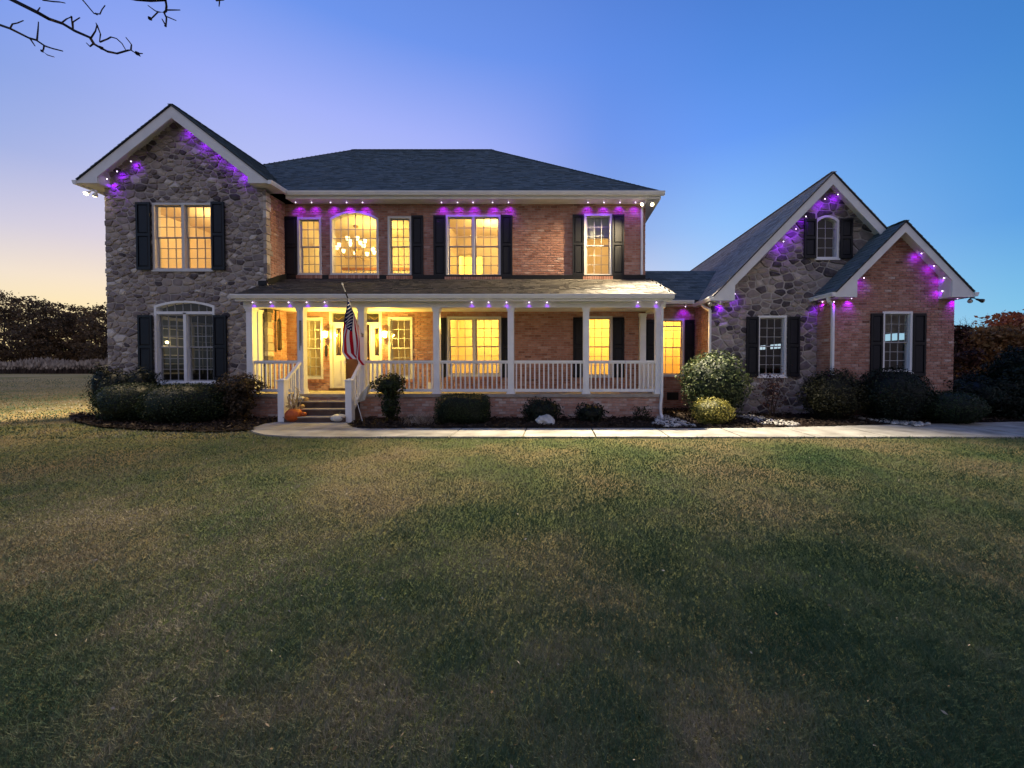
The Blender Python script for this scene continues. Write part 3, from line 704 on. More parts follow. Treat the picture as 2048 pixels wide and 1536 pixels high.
sheet(Plane((XWL, 0, 0), (0, 1, 0), (0, 0, 1), (-1, 0, 0)), rect(YW, 24.1, Z0W, ZE - .1), [], M_MORTAR, 'wall', house)
sheet(front(24.1), rect(XWL, XMR, Z0W, ZE - .1), [], M_MORTAR, 'wall', house)
ZCE = zz(600, 13.0)
cp = rect(XMR, XGL, Z0W, ZCE - .1)
sheet(front(YC), cp, HOLES['conn'], M_MORTAR, 'wall', house); brick_wall(front(YC), cp, HOLES['conn'])
gs = Plane((XGL, 0, 0), (0, 1, 0), (0, 0, 1), (-1, 0, 0))
sheet(gs, rect(YG, 24.4, Z0W, ZGE - .1), [], M_MORTAR, 'wall', house); brick_wall(gs, rect(YG + .05, YC, Z0W, ZGE - .12), [])
XGR = 2 * XGC - XGL
gp = [(XGL, Z0W), (XGR, Z0W), (XGR, gtop(ZGA, SG, XGC, XGR)), (XGC, ZGA - .10), (XGL, gtop(ZGA, SG, XGC, XGL))]
sheet(front(YG), gp, HOLES['garage'] + [rect(xx(1763, YG) , XGR - .6, .7, 2.6)], M_SMORTAR, 'wall', house)
stone_wall(front(YG), gp, HOLES['garage'], cu=.40, cv=.27, near=F / YG, seed=9, gap=.015, ts=-.12, skip=lambda u, v: u > XBL + .2 and v < ZBA + .3 - SB * abs(u - XBC))
bp = [(XBL, Z0W), (XBR, Z0W), (XBR, gtop(ZBA, SB, XBC, XBR)), (XBC, ZBA - .10), (XBL, gtop(ZBA, SB, XBC, XBL))]
sheet(front(YB), bp, HOLES['gable'], M_MORTAR, 'wall', house); brick_wall(front(YB), bp, HOLES['gable'], near=lambda u, v: F / YB)
bs = Plane((XBL, 0, 0), (0, 1, 0), (0, 0, 1), (-1, 0, 0)); sheet(bs, rect(YB, YG, Z0W, ZBE - .1), [], M_MORTAR, 'wall', house); brick_wall(bs, rect(YB, YG, Z0W, ZBE - .12), [])
# right side wall of the garage: its doors have rows of small panes that let the sky through
gl = [rect(a, b, 2.42, 2.66) for a, b in ((21.72, 21.98), (22.02, 22.3), (20.2, 20.5), (20.54, 20.84), (20.88, 21.2), (13.02, 13.24), (13.29, 13.5), (13.56, 13.78))]
sheet(Plane((XBR, 0, 0), (0, 1, 0), (0, 0, 1), (1, 0, 0)), rect(YB, 24.4, Z0W, ZBE - .1), gl, M_GAR, 'wall', house)
sheet(front(24.4), [(XGL, Z0W), (XBR, Z0W), (XBR, ZGE - .1), (XGC, ZGA - .2), (XGL, ZGE - .1)], [], M_GAR, 'wall', house)
b = MB(); b.box(XGL + .02, XBR - .02, YG + .1, 24.3, -.03, 0.02); b.build('garage_floor', M_GAR, house)
b = MB(); b.box(XGL + .02, XBR - .02, YG + .15, 24.3, 3.3, 3.34); b.build('garage_ceiling', M_GAR, house)
# connector roof
zc = ZCE + .7 * 2.1
roof_slope([(XMR + .02, 13.0, ZCE), (XGL + .3, 13.0, ZCE), (XGL + 2.6, 15.1, zc), (XMR + .02, 15.1, zc)], M_SHING, 9)
gutter(XPR - .1, XGEL - .1, 13.0, ZCE)
b = MB(); b.box(XMR + .02, XGL, 13.02, YC, ZCE - .17, ZCE - .15); b.build('soffit', M_TRIM, house)
sheet(front(15.1), rect(XMR, XGL + 2.4, 0, zc), [], M_MORTAR, 'wall', house)
# downspouts
def downspout(pts, w=.065):
    b = MB()
    for a, c in zip(pts, pts[1:]): b.bar(a, c, w, w * 1.2, up=(0, 1, 0))
    return b.build('downspout', M_TRIMW, house)
xd = xx(1283.5, YM - .06, 480); downspout([(xd + .1, 12.13, ZE - .14), (xd, YM - .07, ZE - .38), (xd, YM - .07, ZPT + .12)])
xd = xx(1321.5, YP - .13, 720); downspout([(xd + .1, 10.83, ZPE - .14), (xd + .02, YP - .17, ZB0 + .02), (xd + .02, YP - .17, FL), (xd - .02, YP - .17, .35), (xd + .0, YP - .17, .16), (xd, YP - .32, .04)])
xd = xx(1419.5, YG - .06, 680); downspout([(XGEL - .06, 12.35, ZGE - .12), (xd - .05, 12.3, ZGE - .22), (xd, YG - .06, ZGE - .38), (xd, YG - .06, .05)])
xd = xx(1665, YB - .06, 680); downspout([(XBEL - .06, 11.22, ZBE - .12), (XBEL - .05, 11.2, ZBE - .24), (xd, YB - .06, ZBE - .36), (xd, YB - .06, .05)])
# crawl space vent
b = MB(); v = at(1345, 800, YC); b.box(v.x - .2, v.x + .2, YC - .03, YC + .01, .35, .62); b.build('foundation_vent', M_BLACK, house)

# ---- entrance
ent = MB(); y = YM - .035
def ubox(px0, px1, py0, py1, y0, y1): return (xx(px0, YM), xx(px1, YM), y0, y1, zz(py1, YM), zz(py0, YM))
for q in ((660, 665, 621, 779), (759, 764, 621, 779), (665, 759, 621, 626.5), (665, 759, 645, 649), (686, 690, 649, 779), (740, 743.5, 649, 779), (710.5, 713.5, 626.5, 645)):
    ent.box(*ubox(*q, YM - .04, YM + .16))
ent = ent.build('door_surround', M_DOORW, house)
def leaded(px0, px1, py0, py1, name, swirl):
    x0, x1, _, _, z0, z1 = ubox(px0, px1, py0, py1, 0, 0)
    g = MB(); g.box(x0, x1, YM + .03, YM + .036, z0, z1); g = g.build(name, M_LGLASS, ent)
    c = MB(); cx, cz = (x0 + x1) / 2, (z0 + z1) / 2; w, h = (x1 - x0) / 2, (z1 - z0) / 2
    for s in (-1, 1):
        if swirl == 'tall':
            c.tube([(cx + s * w * (.75 - .5 * abs(math.sin(t * 3.1)) ** .7), YM + .024, cz + h * (1.8 * t - .9)) for t in [i / 16 for i in range(17)]], .008, 5)
            c.tube([(cx + s * w * .5 * math.sin(i / 8 * math.pi), YM + .022, cz + h * .45 * math.cos(i / 8 * math.pi) + h * .1) for i in range(9)], .008, 5)
        else:
            c.tube([(cx + s * w * (.1 + .8 * i / 12), YM + .024, cz + h * .35 * math.cos(i / 12 * 5.5)) for i in range(13)], .008, 5)
    c.build('lead_came', M_BRASS, ent)
leaded(666.5, 709.5, 628, 644, 'transom_glass', 'wide'); leaded(714.5, 757.5, 628, 644, 'transom_glass', 'wide')
for a, c, gx0, gx1 in ((665, 686, 671, 682), (743.5, 759, 748.5, 757.5)):
    b = MB(); x0, x1, _, _, z0, z1 = ubox(a, c, 649, 776, 0, 0); g0, g1, _, _, gz0, gz1 = ubox(gx0, gx1, 656, 711, 0, 0)
    b.box(x0, g0, YM + .015, YM + .06, z0, z1); b.box(g1, x1, YM + .015, YM + .06, z0, z1); b.box(g0, g1, YM + .015, YM + .06, gz1, z1); b.box(g0, g1, YM + .015, YM + .06, z0, gz0)
    b.box(g0 + .02, g1 - .02, YM - .002, YM + .015, z0 + .14, gz0 - .16); b.build('sidelight_panel', M_DOORW, ent)
    leaded(gx0, gx1, 656, 711, 'sidelight_glass', 'tall')
b = MB(); x0, x1, _, _, z0, z1 = ubox(690, 740, 649, 775, 0, 0); g0, g1, _, _, gz0, gz1 = ubox(704, 726, 660, 712, 0, 0)
b.box(x0, g0, YM + .02, YM + .065, z0, z1); b.box(g1, x1, YM + .02, YM + .065, z0, z1); b.box(g0, g1, YM + .02, YM + .065, gz1, z1); b.box(g0, g1, YM + .02, YM + .065, z0, gz0)
for a, c in ((x0 + .12, (x0 + x1) / 2 - .05), ((x0 + x1) / 2 + .05, x1 - .12)): b.box(a, c, YM + .004, YM + .02, z0 + .15, gz0 - .15)
door = b.build('front_door', M_DOORR, house)
g = MB(); g.box(g0, g1, YM + .035, YM + .041, gz0, gz1); g.build('glass', M_LGLASS, door)
g = MB(); cxd, czd = (g0 + g1) / 2, (gz0 + gz1) / 2
g.tube([(cxd + .10 * math.sin(t), YM + .028, czd + .22 * math.cos(t)) for t in [i / 16 * 2 * math.pi for i in range(17)]], .012, 5)
g.lathe((cxd, YM + .03, czd), [(.05, 0), (.03, .012)], 8, axis=(0, -1, 0)); g.build('glass_ornament', M_BRASS, door)
g = MB(); g.lathe((x1 - .08, YM + .02, z0 + .95), [(.012, 0), (.012, .04), (.03, .045), (.034, .07), (.02, .085)], 10, axis=(0, -1, 0)); g.build('handle', M_BRASS, door)
b = MB(); b.box(DX0, DX1, YM - .12, YM + .1, FL, zz(776, YM)); b.build('threshold', M_STEP, house)

# ---- rooms behind the windows: closed boxes with lamps of their own
def room(x0, x1, y1, z0, z1, Y, holes, m=M_ROOM, fm=M_FLOORW, back=None):
    y0 = Y + .158
    b = MB()
    b.add([(x0, y0, z0), (x1, y0, z0), (x1, y1, z0), (x0, y1, z0)], [(0, 1, 2, 3)], mi=1)
    b.add([(x0, y0, z1), (x1, y0, z1), (x1, y1, z1), (x0, y1, z1)], [(0, 3, 2, 1)])
    for a in ([(x0, y0, z0), (x0, y1, z0), (x0, y1, z1), (x0, y0, z1)], [(x1, y0, z0), (x1, y0, z1), (x1, y1, z1), (x1, y1, z0)]): b.add(a, [(0, 1, 2, 3)])
    r = b.build('room', [m, fm], house)
    sheet(front(y0), rect(x0, x1, z0, z1), [h for h in holes], m, 'room_wall', r)
    sheet(front(y1), rect(x0, x1, z0, z1), back or [], m, 'room_wall', r)
    if not back:
        c = MB(); c.box(x0 + .01, x1 - .01, y1 - .06, y1 - .005, z1 - .13, z1 - .01); c.box(x0 + .01, x1 - .01, y1 - .03, y1 - .005, z0 + .01, z0 + .16); c.build('room_moulding', M_ROOMT, r)
    return r
def lamp(x, y, z, power, col=(1, .66, .26), rad=.15, name='room_lamp'):
    l = bpy.data.lights.new(name, 'POINT'); l.energy = power; l.color = col; l.shadow_soft_size = rad
    o = bpy.data.objects.new(name, l); COL.objects.link(o); o.location = (x, y, z); return o
Z2 = 3.85; ZCL = ZE - .3
HW, HM = HOLES['rwing'], HOLES['rmain']
room(XWL + .2, XWR - .3, 15.5, 3.9, ZCL, YW, [HW[0]]); lamp(-11.3, 13.4, ZCL - .5, 140, (1, .65, .26))
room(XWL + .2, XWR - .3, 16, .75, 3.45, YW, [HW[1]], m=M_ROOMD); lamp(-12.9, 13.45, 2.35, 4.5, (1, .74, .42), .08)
fx0, fx1 = xx(588, YM), xx(835, YM)
room(fx0, fx1, 15.7, FL, ZCL, YM, [HM[0], HM[1], HM[2], HM[5], HM[6], rect(DX0 + .02, DX1 - .02, FL + .02, DZ1 - .02)])
lamp(-6.5, 14.1, 5.9, 120, (1, .67, .19)); 
room(xx(870, YM), xx(1026, YM), 15.4, Z2, ZCL, YM, [HM[3]], back=[rect(-3.95, -3.0, Z2, Z2 + 2.1)])
lamp(-2.4, 13.9, ZCL - .5, 80, (1, .67, .25))
room(-4.3, -2.7, 18, Z2, ZCL, 15.41, [rect(-3.95, -3.0, Z2, Z2 + 2.1)]); lamp(-3.5, 16.8, ZCL - .5, 160, (1, .72, .12))
room(xx(1150, YM), XMR - .2, 15.5, Z2, ZCL, YM, [HM[4]]); lamp(1.8, 13.9, ZCL - .7, 40, (1, .67, .27))
room(xx(870, YM), xx(1040, YM), 15.2, FL, 3.5, YM, [HM[7]]); lamp(-2.7, 13.9, 3.05, 140, (1, .62, .12))
room(xx(1150, YM), XMR - .2, 15.2, FL, 3.5, YM, [HM[8]]); lamp(1.7, 13.9, 3.05, 125, (1, .62, .12))
room(XMR + .08, XGL - .1, 15.0, FL, 3.3, YC, [HOLES['rconn'][0]]); lamp(3.8, 14.3, 2.9, 95, (1, .53, .09))
# inside pieces one sees through the glass
b = MB(); x0, x1, z0, z1 = W_E[1]; b.box(x0 + .03, x1 - .03, YM + .12, YM + .128, z0 + (z1 - z0) * .63, z1 - .02); b.build('window_shade', mat('shade_grey', (.30, .31, .33), .9, .1), house)
b = MB(); x0, x1, z0, z1 = W_K[1]; b.box(x0 + .02, x1 - .02, YC + .12, YC + .14, z1 - .27, z1 - .22); b.build('window_shade_bar', M_ROOMT, house)
ledge = MB(); ledge.box(fx0 + .3, fx1 - .1, 14.9, 15.0, 5.22, 5.32)
ledge = ledge.build('balcony_rail', mat('rail_wood', (.35, .16, .07), .5, .4), house)
for i in range(24):
    q = MB(); u = fx0 + .4 + i * .14; q.box(u, u + .03, 14.93, 14.97, 4.3, 5.22); q.build('spindle', M_ROOMT, ledge)
b = MB(); b.box(fx0 + .02, fx1 - .02, 14.9, 15.68, 4.0, 4.3); b.build('balcony_floor', M_ROOMT, house)
b = MB(); b.box(-5.0, -4.3 if -4.3 < fx1 else fx1 - .01, 15.55, 15.69, Z2 + .3, Z2 + 2.3); b.build('inner_door', M_ROOMT, house)
b = MB(); b.box(-3.25, -3.02, 16.6, 16.64, Z2, Z2 + 1.55); b.build('inner_door', mat('door_tan', (.45, .36, .26), .6, .3), house)
XLW = XWL + .22
for (ya, yb, za, zb_, c_) in ((13.15, 13.98, 1.3, 3.12, M_ROOMT), (14.32, 15.35, 1.2, 3.05, M_SASH)):
    q = MB(); q.box(XLW - .005, XLW + .01, ya, yb, za, zb_); q.build('inner_window_glass', M_GAR, house)
    fr = MB()
    for (a_, b2, c0, d0) in ((ya - .07, ya, za - .08, zb_ + .1), (yb, yb + .07, za - .08, zb_ + .1), (ya, yb, zb_, zb_ + .1), (ya, yb, za - .08, za), (ya, yb, (za + zb_) / 2 - .03, (za + zb_) / 2 + .03)): fr.box(XLW, XLW + .05, a_, b2, c0, d0)
    for k in (1, 2): fr.box(XLW + .012, XLW + .03, ya + (yb - ya) * k / 3 - .012, ya + (yb - ya) * k / 3 + .012, za, zb_)
    for k in (1, 2, 4, 5): fr.box(XLW + .012, XLW + .03, ya, yb, za + (zb_ - za) * k / 6 - .012, za + (zb_ - za) * k / 6 + .012)
    fr.build('inner_window_trim', c_, house)
q = MB(); q.box(XLW + .1, XLW + .9, 13.0, 14.2, .76, 1.25); q.build('sofa_back', M_GAR, house)

# ---- bricks and stones: the 300 that show largest are parts of their own
loose_bricks.sort(key=lambda q: -q[0] + rnd.uniform(0, .3))
for s, vs, t in loose_bricks[:300]:
    b = MB(); b.add(vs, QF, t); b.build('brick', M_BRICK, house)
for s, vs, t in loose_bricks[300:]: brick_mb.add(vs, QF, t)
brick_mb.build('brickwork', M_BRICK, house, 'stuff')
loose_stones.sort(key=lambda q: -q[0])
for s, vs, fs, t in loose_stones[:300]:
    b = MB(); b.add(vs, fs, t); b.build('stone', M_STONE, house)
for s, vs, fs, t in loose_stones[300:]: stone_mb.add(vs, fs, t)
stone_mb.build('stonework', M_STONE, house, 'stuff')
#@@PART2@@
# ================================================================== GROUND
def ground(px, py, z=0):
    a, b = (px - CX) / F, (CY - py) / F
    dy = b * math.sin(PITCH) + math.cos(PITCH); dz = b * math.cos(PITCH) - math.sin(PITCH)
    t = (z - EYE) / dz; return (a * t, dy * t)
def groundmat():
    m = bpy.data.materials.new('lawn_soil'); m.use_nodes = True
    n = m.node_tree.nodes; l = m.node_tree.links; b = n['Principled BSDF']; b.inputs['Roughness'].default_value = 1; b.inputs['Specular IOR Level'].default_value = .1
    t = n.new('ShaderNodeTexCoord')
    def noise(sc, det=5):
        q = n.new('ShaderNodeTexNoise'); q.inputs['Scale'].default_value = sc; q.inputs['Detail'].default_value = det
        l.new(t.outputs['Object'], q.inputs['Vector']); return q.outputs[0]
    def ramp(i, st):
        r = n.new('ShaderNodeValToRGB'); e = r.color_ramp.elements
        while len(e) < len(st): e.new(.5)
        for k, (p, c) in enumerate(st): e[k].position = p; e[k].color = (*c, 1)
        l.new(i, r.inputs[0]); return r.outputs[0]
    lawn = ramp(noise(.55, 8), [(.3, (.040, .070, .022)), (.45, (.085, .10, .036)), (.58, (.155, .13, .06)), (.72, (.14, .105, .056))])
    field = ramp(noise(.12, 6), [(.35, (.26, .20, .05)), (.5, (.54, .33, .11)), (.7, (.60, .37, .15))])
    sp_ = n.new('ShaderNodeSeparateXYZ'); l.new(t.outputs['Object'], sp_.inputs[0])
    ma = n.new('ShaderNodeMath'); ma.operation = 'MULTIPLY_ADD'; ma.inputs[1].default_value = 16; l.new(noise(.15), ma.inputs[0]); l.new(sp_.outputs[1], ma.inputs[2])
    mr = n.new('ShaderNodeMapRange'); mr.inputs[1].default_value = 16; mr.inputs[2].default_value = 46; l.new(ma.outputs[0], mr.inputs[0])
    mx = n.new('ShaderNodeMix'); mx.data_type = 'RGBA'; l.new(mr.outputs[0], mx.inputs[0]); l.new(lawn, mx.inputs[6]); l.new(field, mx.inputs[7])
    fine = n.new('ShaderNodeMix'); fine.data_type = 'RGBA'; fine.blend_type = 'MULTIPLY'; fine.inputs[0].default_value = .7
    l.new(mx.outputs[2], fine.inputs[6]); l.new(ramp(noise(28, 6), [(.35, (.55, .55, .55)), (.65, (1.3, 1.3, 1.25))]), fine.inputs[7])
    l.new(fine.outputs[2], b.inputs['Base Color'])
    bu = n.new('ShaderNodeBump'); bu.inputs['Strength'].default_value = .9; bu.inputs['Distance'].default_value = .03
    l.new(noise(35, 6), bu.inputs['Height']); l.new(bu.outputs[0], b.inputs['Normal']); return m
b = MB(); b.add([(-700, -120, 0), (700, -120, 0), (700, 900, 0), (-700, 900, 0)], [(0, 1, 2, 3)])
b.build('ground', groundmat(), None, 'structure')
pad = [ground(*p) for p in ((558, 846), (530, 850), (508, 857), (500, 862), (508, 867), (530, 872), (570, 875.5), (640, 876.5), (722, 858), (703, 855), (695, 850.5), (695, 846.5))]
YN_ = ground(1000, 876.5)[1]; YF_ = ground(1000, 859)[1]; xs = ground(752, 876.5)[0] + .012
pad[8:8] = [(xs - .012, YN_), (xs - .012, YF_)]
pad += [(XS1 + .02, 10.44), (XS0 - .02, 10.44)]
walk = empty('walkway', (0, 0, 0)); walk['kind'] = 'structure'
def slab(poly, z=.035):
    b = MB(); b.prism(poly, lambda u, v: (u, v, -.1), lambda u, v: (u, v, z)); return b.build('slab', M_CONC, walk)
slab(pad)
def yfar(x): return YF_ + (0 if x < 4.5 else (x - 4.5) * .13)
while xs < 24:
    xe = xs + 1.58
    slab([(xs, YN_ + rnd.uniform(-.004, .004)), (xe - .03, YN_ + rnd.uniform(-.004, .004)), (xe - .03, yfar(xe)), (xs, yfar(xs))], .035 + rnd.uniform(-.003, .003)); xs = xe
BED1 = [ground(*p) for p in ((138, 832), (146, 845), (200, 857), (320, 864), (430, 866), (506, 863), (504, 858), (530, 849), (556, 845))] + [(-7.4, 11.1), (-8.9, 11.1), (-8.9, 11.74), (-14.6, 11.74), (-15, 12.6)]
BED2 = [ground(*p) for p in ((698, 851), (705, 857), (724, 860))] + [(-.5, YF_ + .015), (4.5, YF_ + .015), (9, yfar(9) + .02), (16, yfar(16) + .02), (16, 13), (11.8, 13), (11.75, 11.36), (8, 11.36), (8, 11.95), (4.8, 11.95), (4.8, 13.36), (3.02, 13.36), (3.02, 11.12), (-5.4, 11.12), (-5.45, 10.5)]
def bed(poly, name='mulch_bed'):
    st = .09; x0, x1 = min(p[0] for p in poly), max(p[0] for p in poly); y0, y1 = min(p[1] for p in poly), max(p[1] for p in poly)
    b = MB(); idx = {}
    def vid(i, j):
        if (i, j) not in idx:
            x, y = x0 + i * st, y0 + j * st; nz = float(vnoise(np.array([x * 3.1]), np.array([y * 3.1]), 5)[0]) * .05 + float(vnoise(np.array([x * 9]), np.array([y * 9]), 6)[0]) * .03
            idx[(i, j)] = len(b.v); b.v.append((x, y, .008 + nz)); b.t.append(.5)
        return idx[(i, j)]
    for j in range(int((y1 - y0) / st) + 1):
        for i in range(int((x1 - x0) / st) + 1):
            if inside(poly, x0 + (i + .5) * st, y0 + (j + .5) * st):
                b.f.append((vid(i, j), vid(i + 1, j), vid(i + 1, j + 1), vid(i, j + 1))); b.mi.append(0)
    return b.build(name, M_MULCH, None, 'structure')
bed(BED1); bed(BED2)
NPR = np.random.default_rng(4)
def chips(poly, n, name, m, smin, smax, z, seed):
    r = np.random.default_rng(seed); x0, x1 = min(p[0] for p in poly), max(p[0] for p in poly); y0, y1 = min(p[1] for p in poly), max(p[1] for p in poly)
    P = [(x, y) for x, y in zip(r.uniform(x0, x1, n * 3), r.uniform(y0, y1, n * 3)) if inside(poly, x, y)][:n]
    P = np.array(P); n = len(P); c = np.c_[P, r.uniform(.02, z, n)]
    a = r.normal(size=(n, 3)); a[:, 2] *= .4; a /= np.linalg.norm(a, axis=1)[:, None]; q = r.normal(size=(n, 3)); q[:, 2] *= .6; q = np.cross(a, q); q /= np.linalg.norm(q, axis=1)[:, None]
    s = r.uniform(smin, smax, n)[:, None]; w = s * r.uniform(.2, .5, n)[:, None]
    V = np.stack([c - a * s - q * w, c + a * s - q * w, c + a * s + q * w, c - a * s + q * w], 1).reshape(-1, 3)
    o = npmesh(name, V, np.arange(4 * n).reshape(n, 4), np.repeat(np.clip(r.normal(.45, .25, n), 0, 1), 4), m, None, 'stuff'); return o
M_CHIP = tonemat('wood_chip', [(0, (.012, .009, .007)), (.5, (.035, .024, .017)), (.85, (.075, .052, .036)), (1, (.16, .12, .085))], nmix=.2, bump=0)
chips(BED1, 5000, 'wood_chips', M_CHIP, .015, .05, .10, 1); chips(BED2, 14000, 'wood_chips', M_CHIP, .015, .05, .10, 2)

# river pebbles
M_PEB = tonemat('pebble', [(0, (.10, .10, .10)), (.5, (.30, .29, .28)), (1, (.62, .60, .56))], nmix=.15, bump=.2)
bmi = bmesh.new(); bmesh.ops.create_icosphere(bmi, subdivisions=1, radius=1); ICV = [v.co.copy() for v in bmi.verts]; ICF = [tuple(v.index for v in f.verts) for f in bmi.faces]; bmi.free()
def pebbles(poly, n, smin, smax, seed):
    r = random.Random(seed); b = MB(); x0, x1 = min(p[0] for p in poly), max(p[0] for p in poly); y0, y1 = min(p[1] for p in poly), max(p[1] for p in poly); k = 0
    while k < n:
        x, y = r.uniform(x0, x1), r.uniform(y0, y1)
        if not inside(poly, x, y): continue
        k += 1; s = r.uniform(smin, smax); sx, sy, sz = s, s * r.uniform(.6, .9), s * r.uniform(.4, .7); a = r.uniform(0, 6.3)
        b.add([(x + (v.x * sx * math.cos(a) - v.y * sy * math.sin(a)) * r.uniform(.85, 1.1), y + v.x * sx * math.sin(a) + v.y * sy * math.cos(a), .05 + sz * .5 + v.z * sz) for v in ICV], ICF, min(1, max(0, r.gauss(.6, .25))))
    return b.build('river_pebbles', M_PEB, None, 'stuff', smooth=True)
g_ = lambda *ps: [ground(*p) for p in ps]
pebbles(g_((1318, 837), (1332, 835), (1392, 857), (1325, 858), (1306, 852)), 420, .03, .075, 3)
pebbles(g_((1470, 836), (1500, 835), (1600, 853), (1590, 857), (1530, 853)), 330, .03, .07, 4)
pebbles(g_((1690, 838), (1740, 838), (1862, 853), (1835, 857), (1770, 850)), 300, .03, .07, 5)

# lawn: separate blades, dense near the camera, coarser farther off
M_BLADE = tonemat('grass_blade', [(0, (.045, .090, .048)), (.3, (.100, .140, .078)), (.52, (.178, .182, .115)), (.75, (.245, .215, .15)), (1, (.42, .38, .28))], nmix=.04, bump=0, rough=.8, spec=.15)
def patch(x, y):
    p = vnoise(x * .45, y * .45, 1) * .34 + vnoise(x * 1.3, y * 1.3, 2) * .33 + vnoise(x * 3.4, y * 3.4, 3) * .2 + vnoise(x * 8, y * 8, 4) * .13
    return p
def grass(n, ylo, yhi, pw, xl, xr, h0, h1, wk, seed, name='grass'):
    r = np.random.default_rng(seed)
    u = r.random(n); e = 1 - pw
    y = (ylo ** e + u * (yhi ** e - ylo ** e)) ** (1 / e)
    x = r.uniform(-1, 1, n); x = np.where(x < 0, x * xl(y), x * xr(y))
    if yhi > YN_:
        keep = np.ones(n, bool)
        for poly in (pad, BED1, BED2, [(-5, YN_), (26, YN_), (26, 14), (-5, 14)], [(-14, 11.6), (14, 11.6), (14, 30), (-14, 30)], [(-9, 10.4), (3, 10.4), (3, 12), (-9, 12)]):
            P = np.array(poly); ins = np.zeros(n, bool)
            for i in range(len(P)):
                (a, c), (d, f) = P[i], P[(i + 1) % len(P)]
                if c == f: continue
                m = ((c <= y) != (f <= y)); ins ^= m & (x < a + (y - c) / (f - c) * (d - a))
            keep &= ~ins
        x, y = x[keep], y[keep]; n = len(x)
    p = patch(x, y); cl = vnoise(x * 13, y * 13, 11); tone = np.clip((p - .5) * 1.55 + (cl - .5) * .2 + .41 - .26 * np.clip(1 - (y - 1.2) / 3.0, 0, 1) + r.normal(0, .11, n), 0, 1)  # tone falls near the camera: greener grass plus foreground darkness put into the colour
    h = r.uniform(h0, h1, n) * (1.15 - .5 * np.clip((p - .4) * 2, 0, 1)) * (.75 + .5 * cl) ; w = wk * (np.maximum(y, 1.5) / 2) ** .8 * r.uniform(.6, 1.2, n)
    az = r.uniform(0, 2 * np.pi, n); ln = h * r.uniform(.2, 1.5, n); th = r.uniform(0, 2 * np.pi, n)
    dx, dy = np.cos(az) * w, np.sin(az) * w * .6
    z0 = np.zeros(n)
    V = np.stack([np.c_[x - dx, y - dy, z0], np.c_[x + dx, y + dy, z0], np.c_[x + np.cos(th) * ln, y + np.sin(th) * ln, h]], 1).reshape(-1, 3)
    return npmesh(name, V, np.arange(3 * n).reshape(n, 3), np.repeat(tone, 3), M_BLADE, None, 'stuff')
wide = lambda k, c: (lambda y: k * y + c)
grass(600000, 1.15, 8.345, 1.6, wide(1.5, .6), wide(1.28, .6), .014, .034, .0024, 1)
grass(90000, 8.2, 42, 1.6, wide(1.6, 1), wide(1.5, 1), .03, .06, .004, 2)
M_DRY = tonemat('dry_leaf', [(0, (.10, .06, .03)), (.5, (.22, .15, .08)), (1, (.50, .45, .36))], nmix=.1, bump=0)
r = np.random.default_rng(9); n = 420; y = 1.4 * (8.2 / 1.4) ** r.random(n); x = r.uniform(-1.4, 1.2, n) * y
c = np.c_[x, y, r.uniform(.02, .045, n)]; a = r.normal(size=(n, 3)); a[:, 2] *= .35; a /= np.linalg.norm(a, axis=1)[:, None]; q = np.cross(a, r.normal(size=(n, 3))); q /= np.linalg.norm(q, axis=1)[:, None]
s = r.uniform(.004, .012, n)[:, None] * (1 + .12 * y[:, None]); w = s * r.uniform(.1, .6, n)[:, None]
npmesh('fallen_leaves', np.stack([c - a * s, c + q * w, c + a * s, c - q * w], 1).reshape(-1, 3), np.arange(4 * n).reshape(n, 4), np.repeat(r.random(n), 4), M_DRY, None, 'stuff')

# tall pale reeds along the field's far edge
M_REED = tonemat('reed', [(0, (.035, .022, .018)), (.5, (.11, .075, .055)), (1, (.42, .36, .30))], nmix=.05, bump=0)
r = np.random.default_rng(5); n = 9000; x = r.uniform(-140, -40, n); y = r.uniform(62, 68, n); hh = r.uniform(1.2, 2.4, n) * (.55 + .7 * vnoise(x * .16, y * .2, 7))
bx = r.normal(0, .25, n); wd = r.uniform(.03, .07, n)
z0 = np.zeros(n); S = np.stack([np.c_[x - wd, y, z0], np.c_[x + wd, y, z0], np.c_[x + bx + wd, y, hh * .75], np.c_[x + bx - wd, y, hh * .75]], 1).reshape(-1, 3)
P = np.stack([np.c_[x + bx, y, hh * .6], np.c_[x + bx + .16, y + .05, hh * .85], np.c_[x + bx * 1.4, y, hh * 1.08], np.c_[x + bx - .16, y - .05, hh * .85]], 1).reshape(-1, 3)
npmesh('tall_reeds', np.r_[S, P], np.arange(8 * n).reshape(2 * n, 4), np.r_[np.repeat(r.uniform(0, .35, n), 4), np.repeat(r.uniform(.6, 1, n), 4)], M_REED, None, 'stuff')

# ================================================================== PLANTS
def leafmat(name, stops, trans=.2): return tonemat(name, stops, rough=.55, nmix=.08, bump=0, spec=.3, trans=trans)
L_BOX = leafmat('boxwood_leaf', [(0, (.005, .010, .005)), (.5, (.016, .031, .011)), (1, (.044, .066, .021))])
L_DARK = leafmat('dark_leaf', [(0, (.003, .006, .004)), (.5, (.008, .016, .009)), (1, (.021, .034, .015))])
L_HOLLY = leafmat('holly_leaf', [(0, (.012, .022, .010)), (.5, (.05, .075, .028)), (1, (.16, .18, .075))])
L_GOLD = leafmat('golden_leaf', [(0, (.06, .065, .016)), (.5, (.26, .24, .05)), (1, (.50, .44, .11))])
L_NAND = leafmat('bronze_leaf', [(0, (.018, .014, .010)), (.5, (.055, .042, .024)), (1, (.13, .085, .05))])
L_RED = leafmat('red_leaf', [(0, (.02, .009, .008)), (.5, (.05, .018, .014)), (1, (.10, .035, .024))])
L_OLIVE = leafmat('olive_leaf', [(0, (.009, .010, .005)), (.5, (.026, .028, .012)), (1, (.055, .05, .021))])
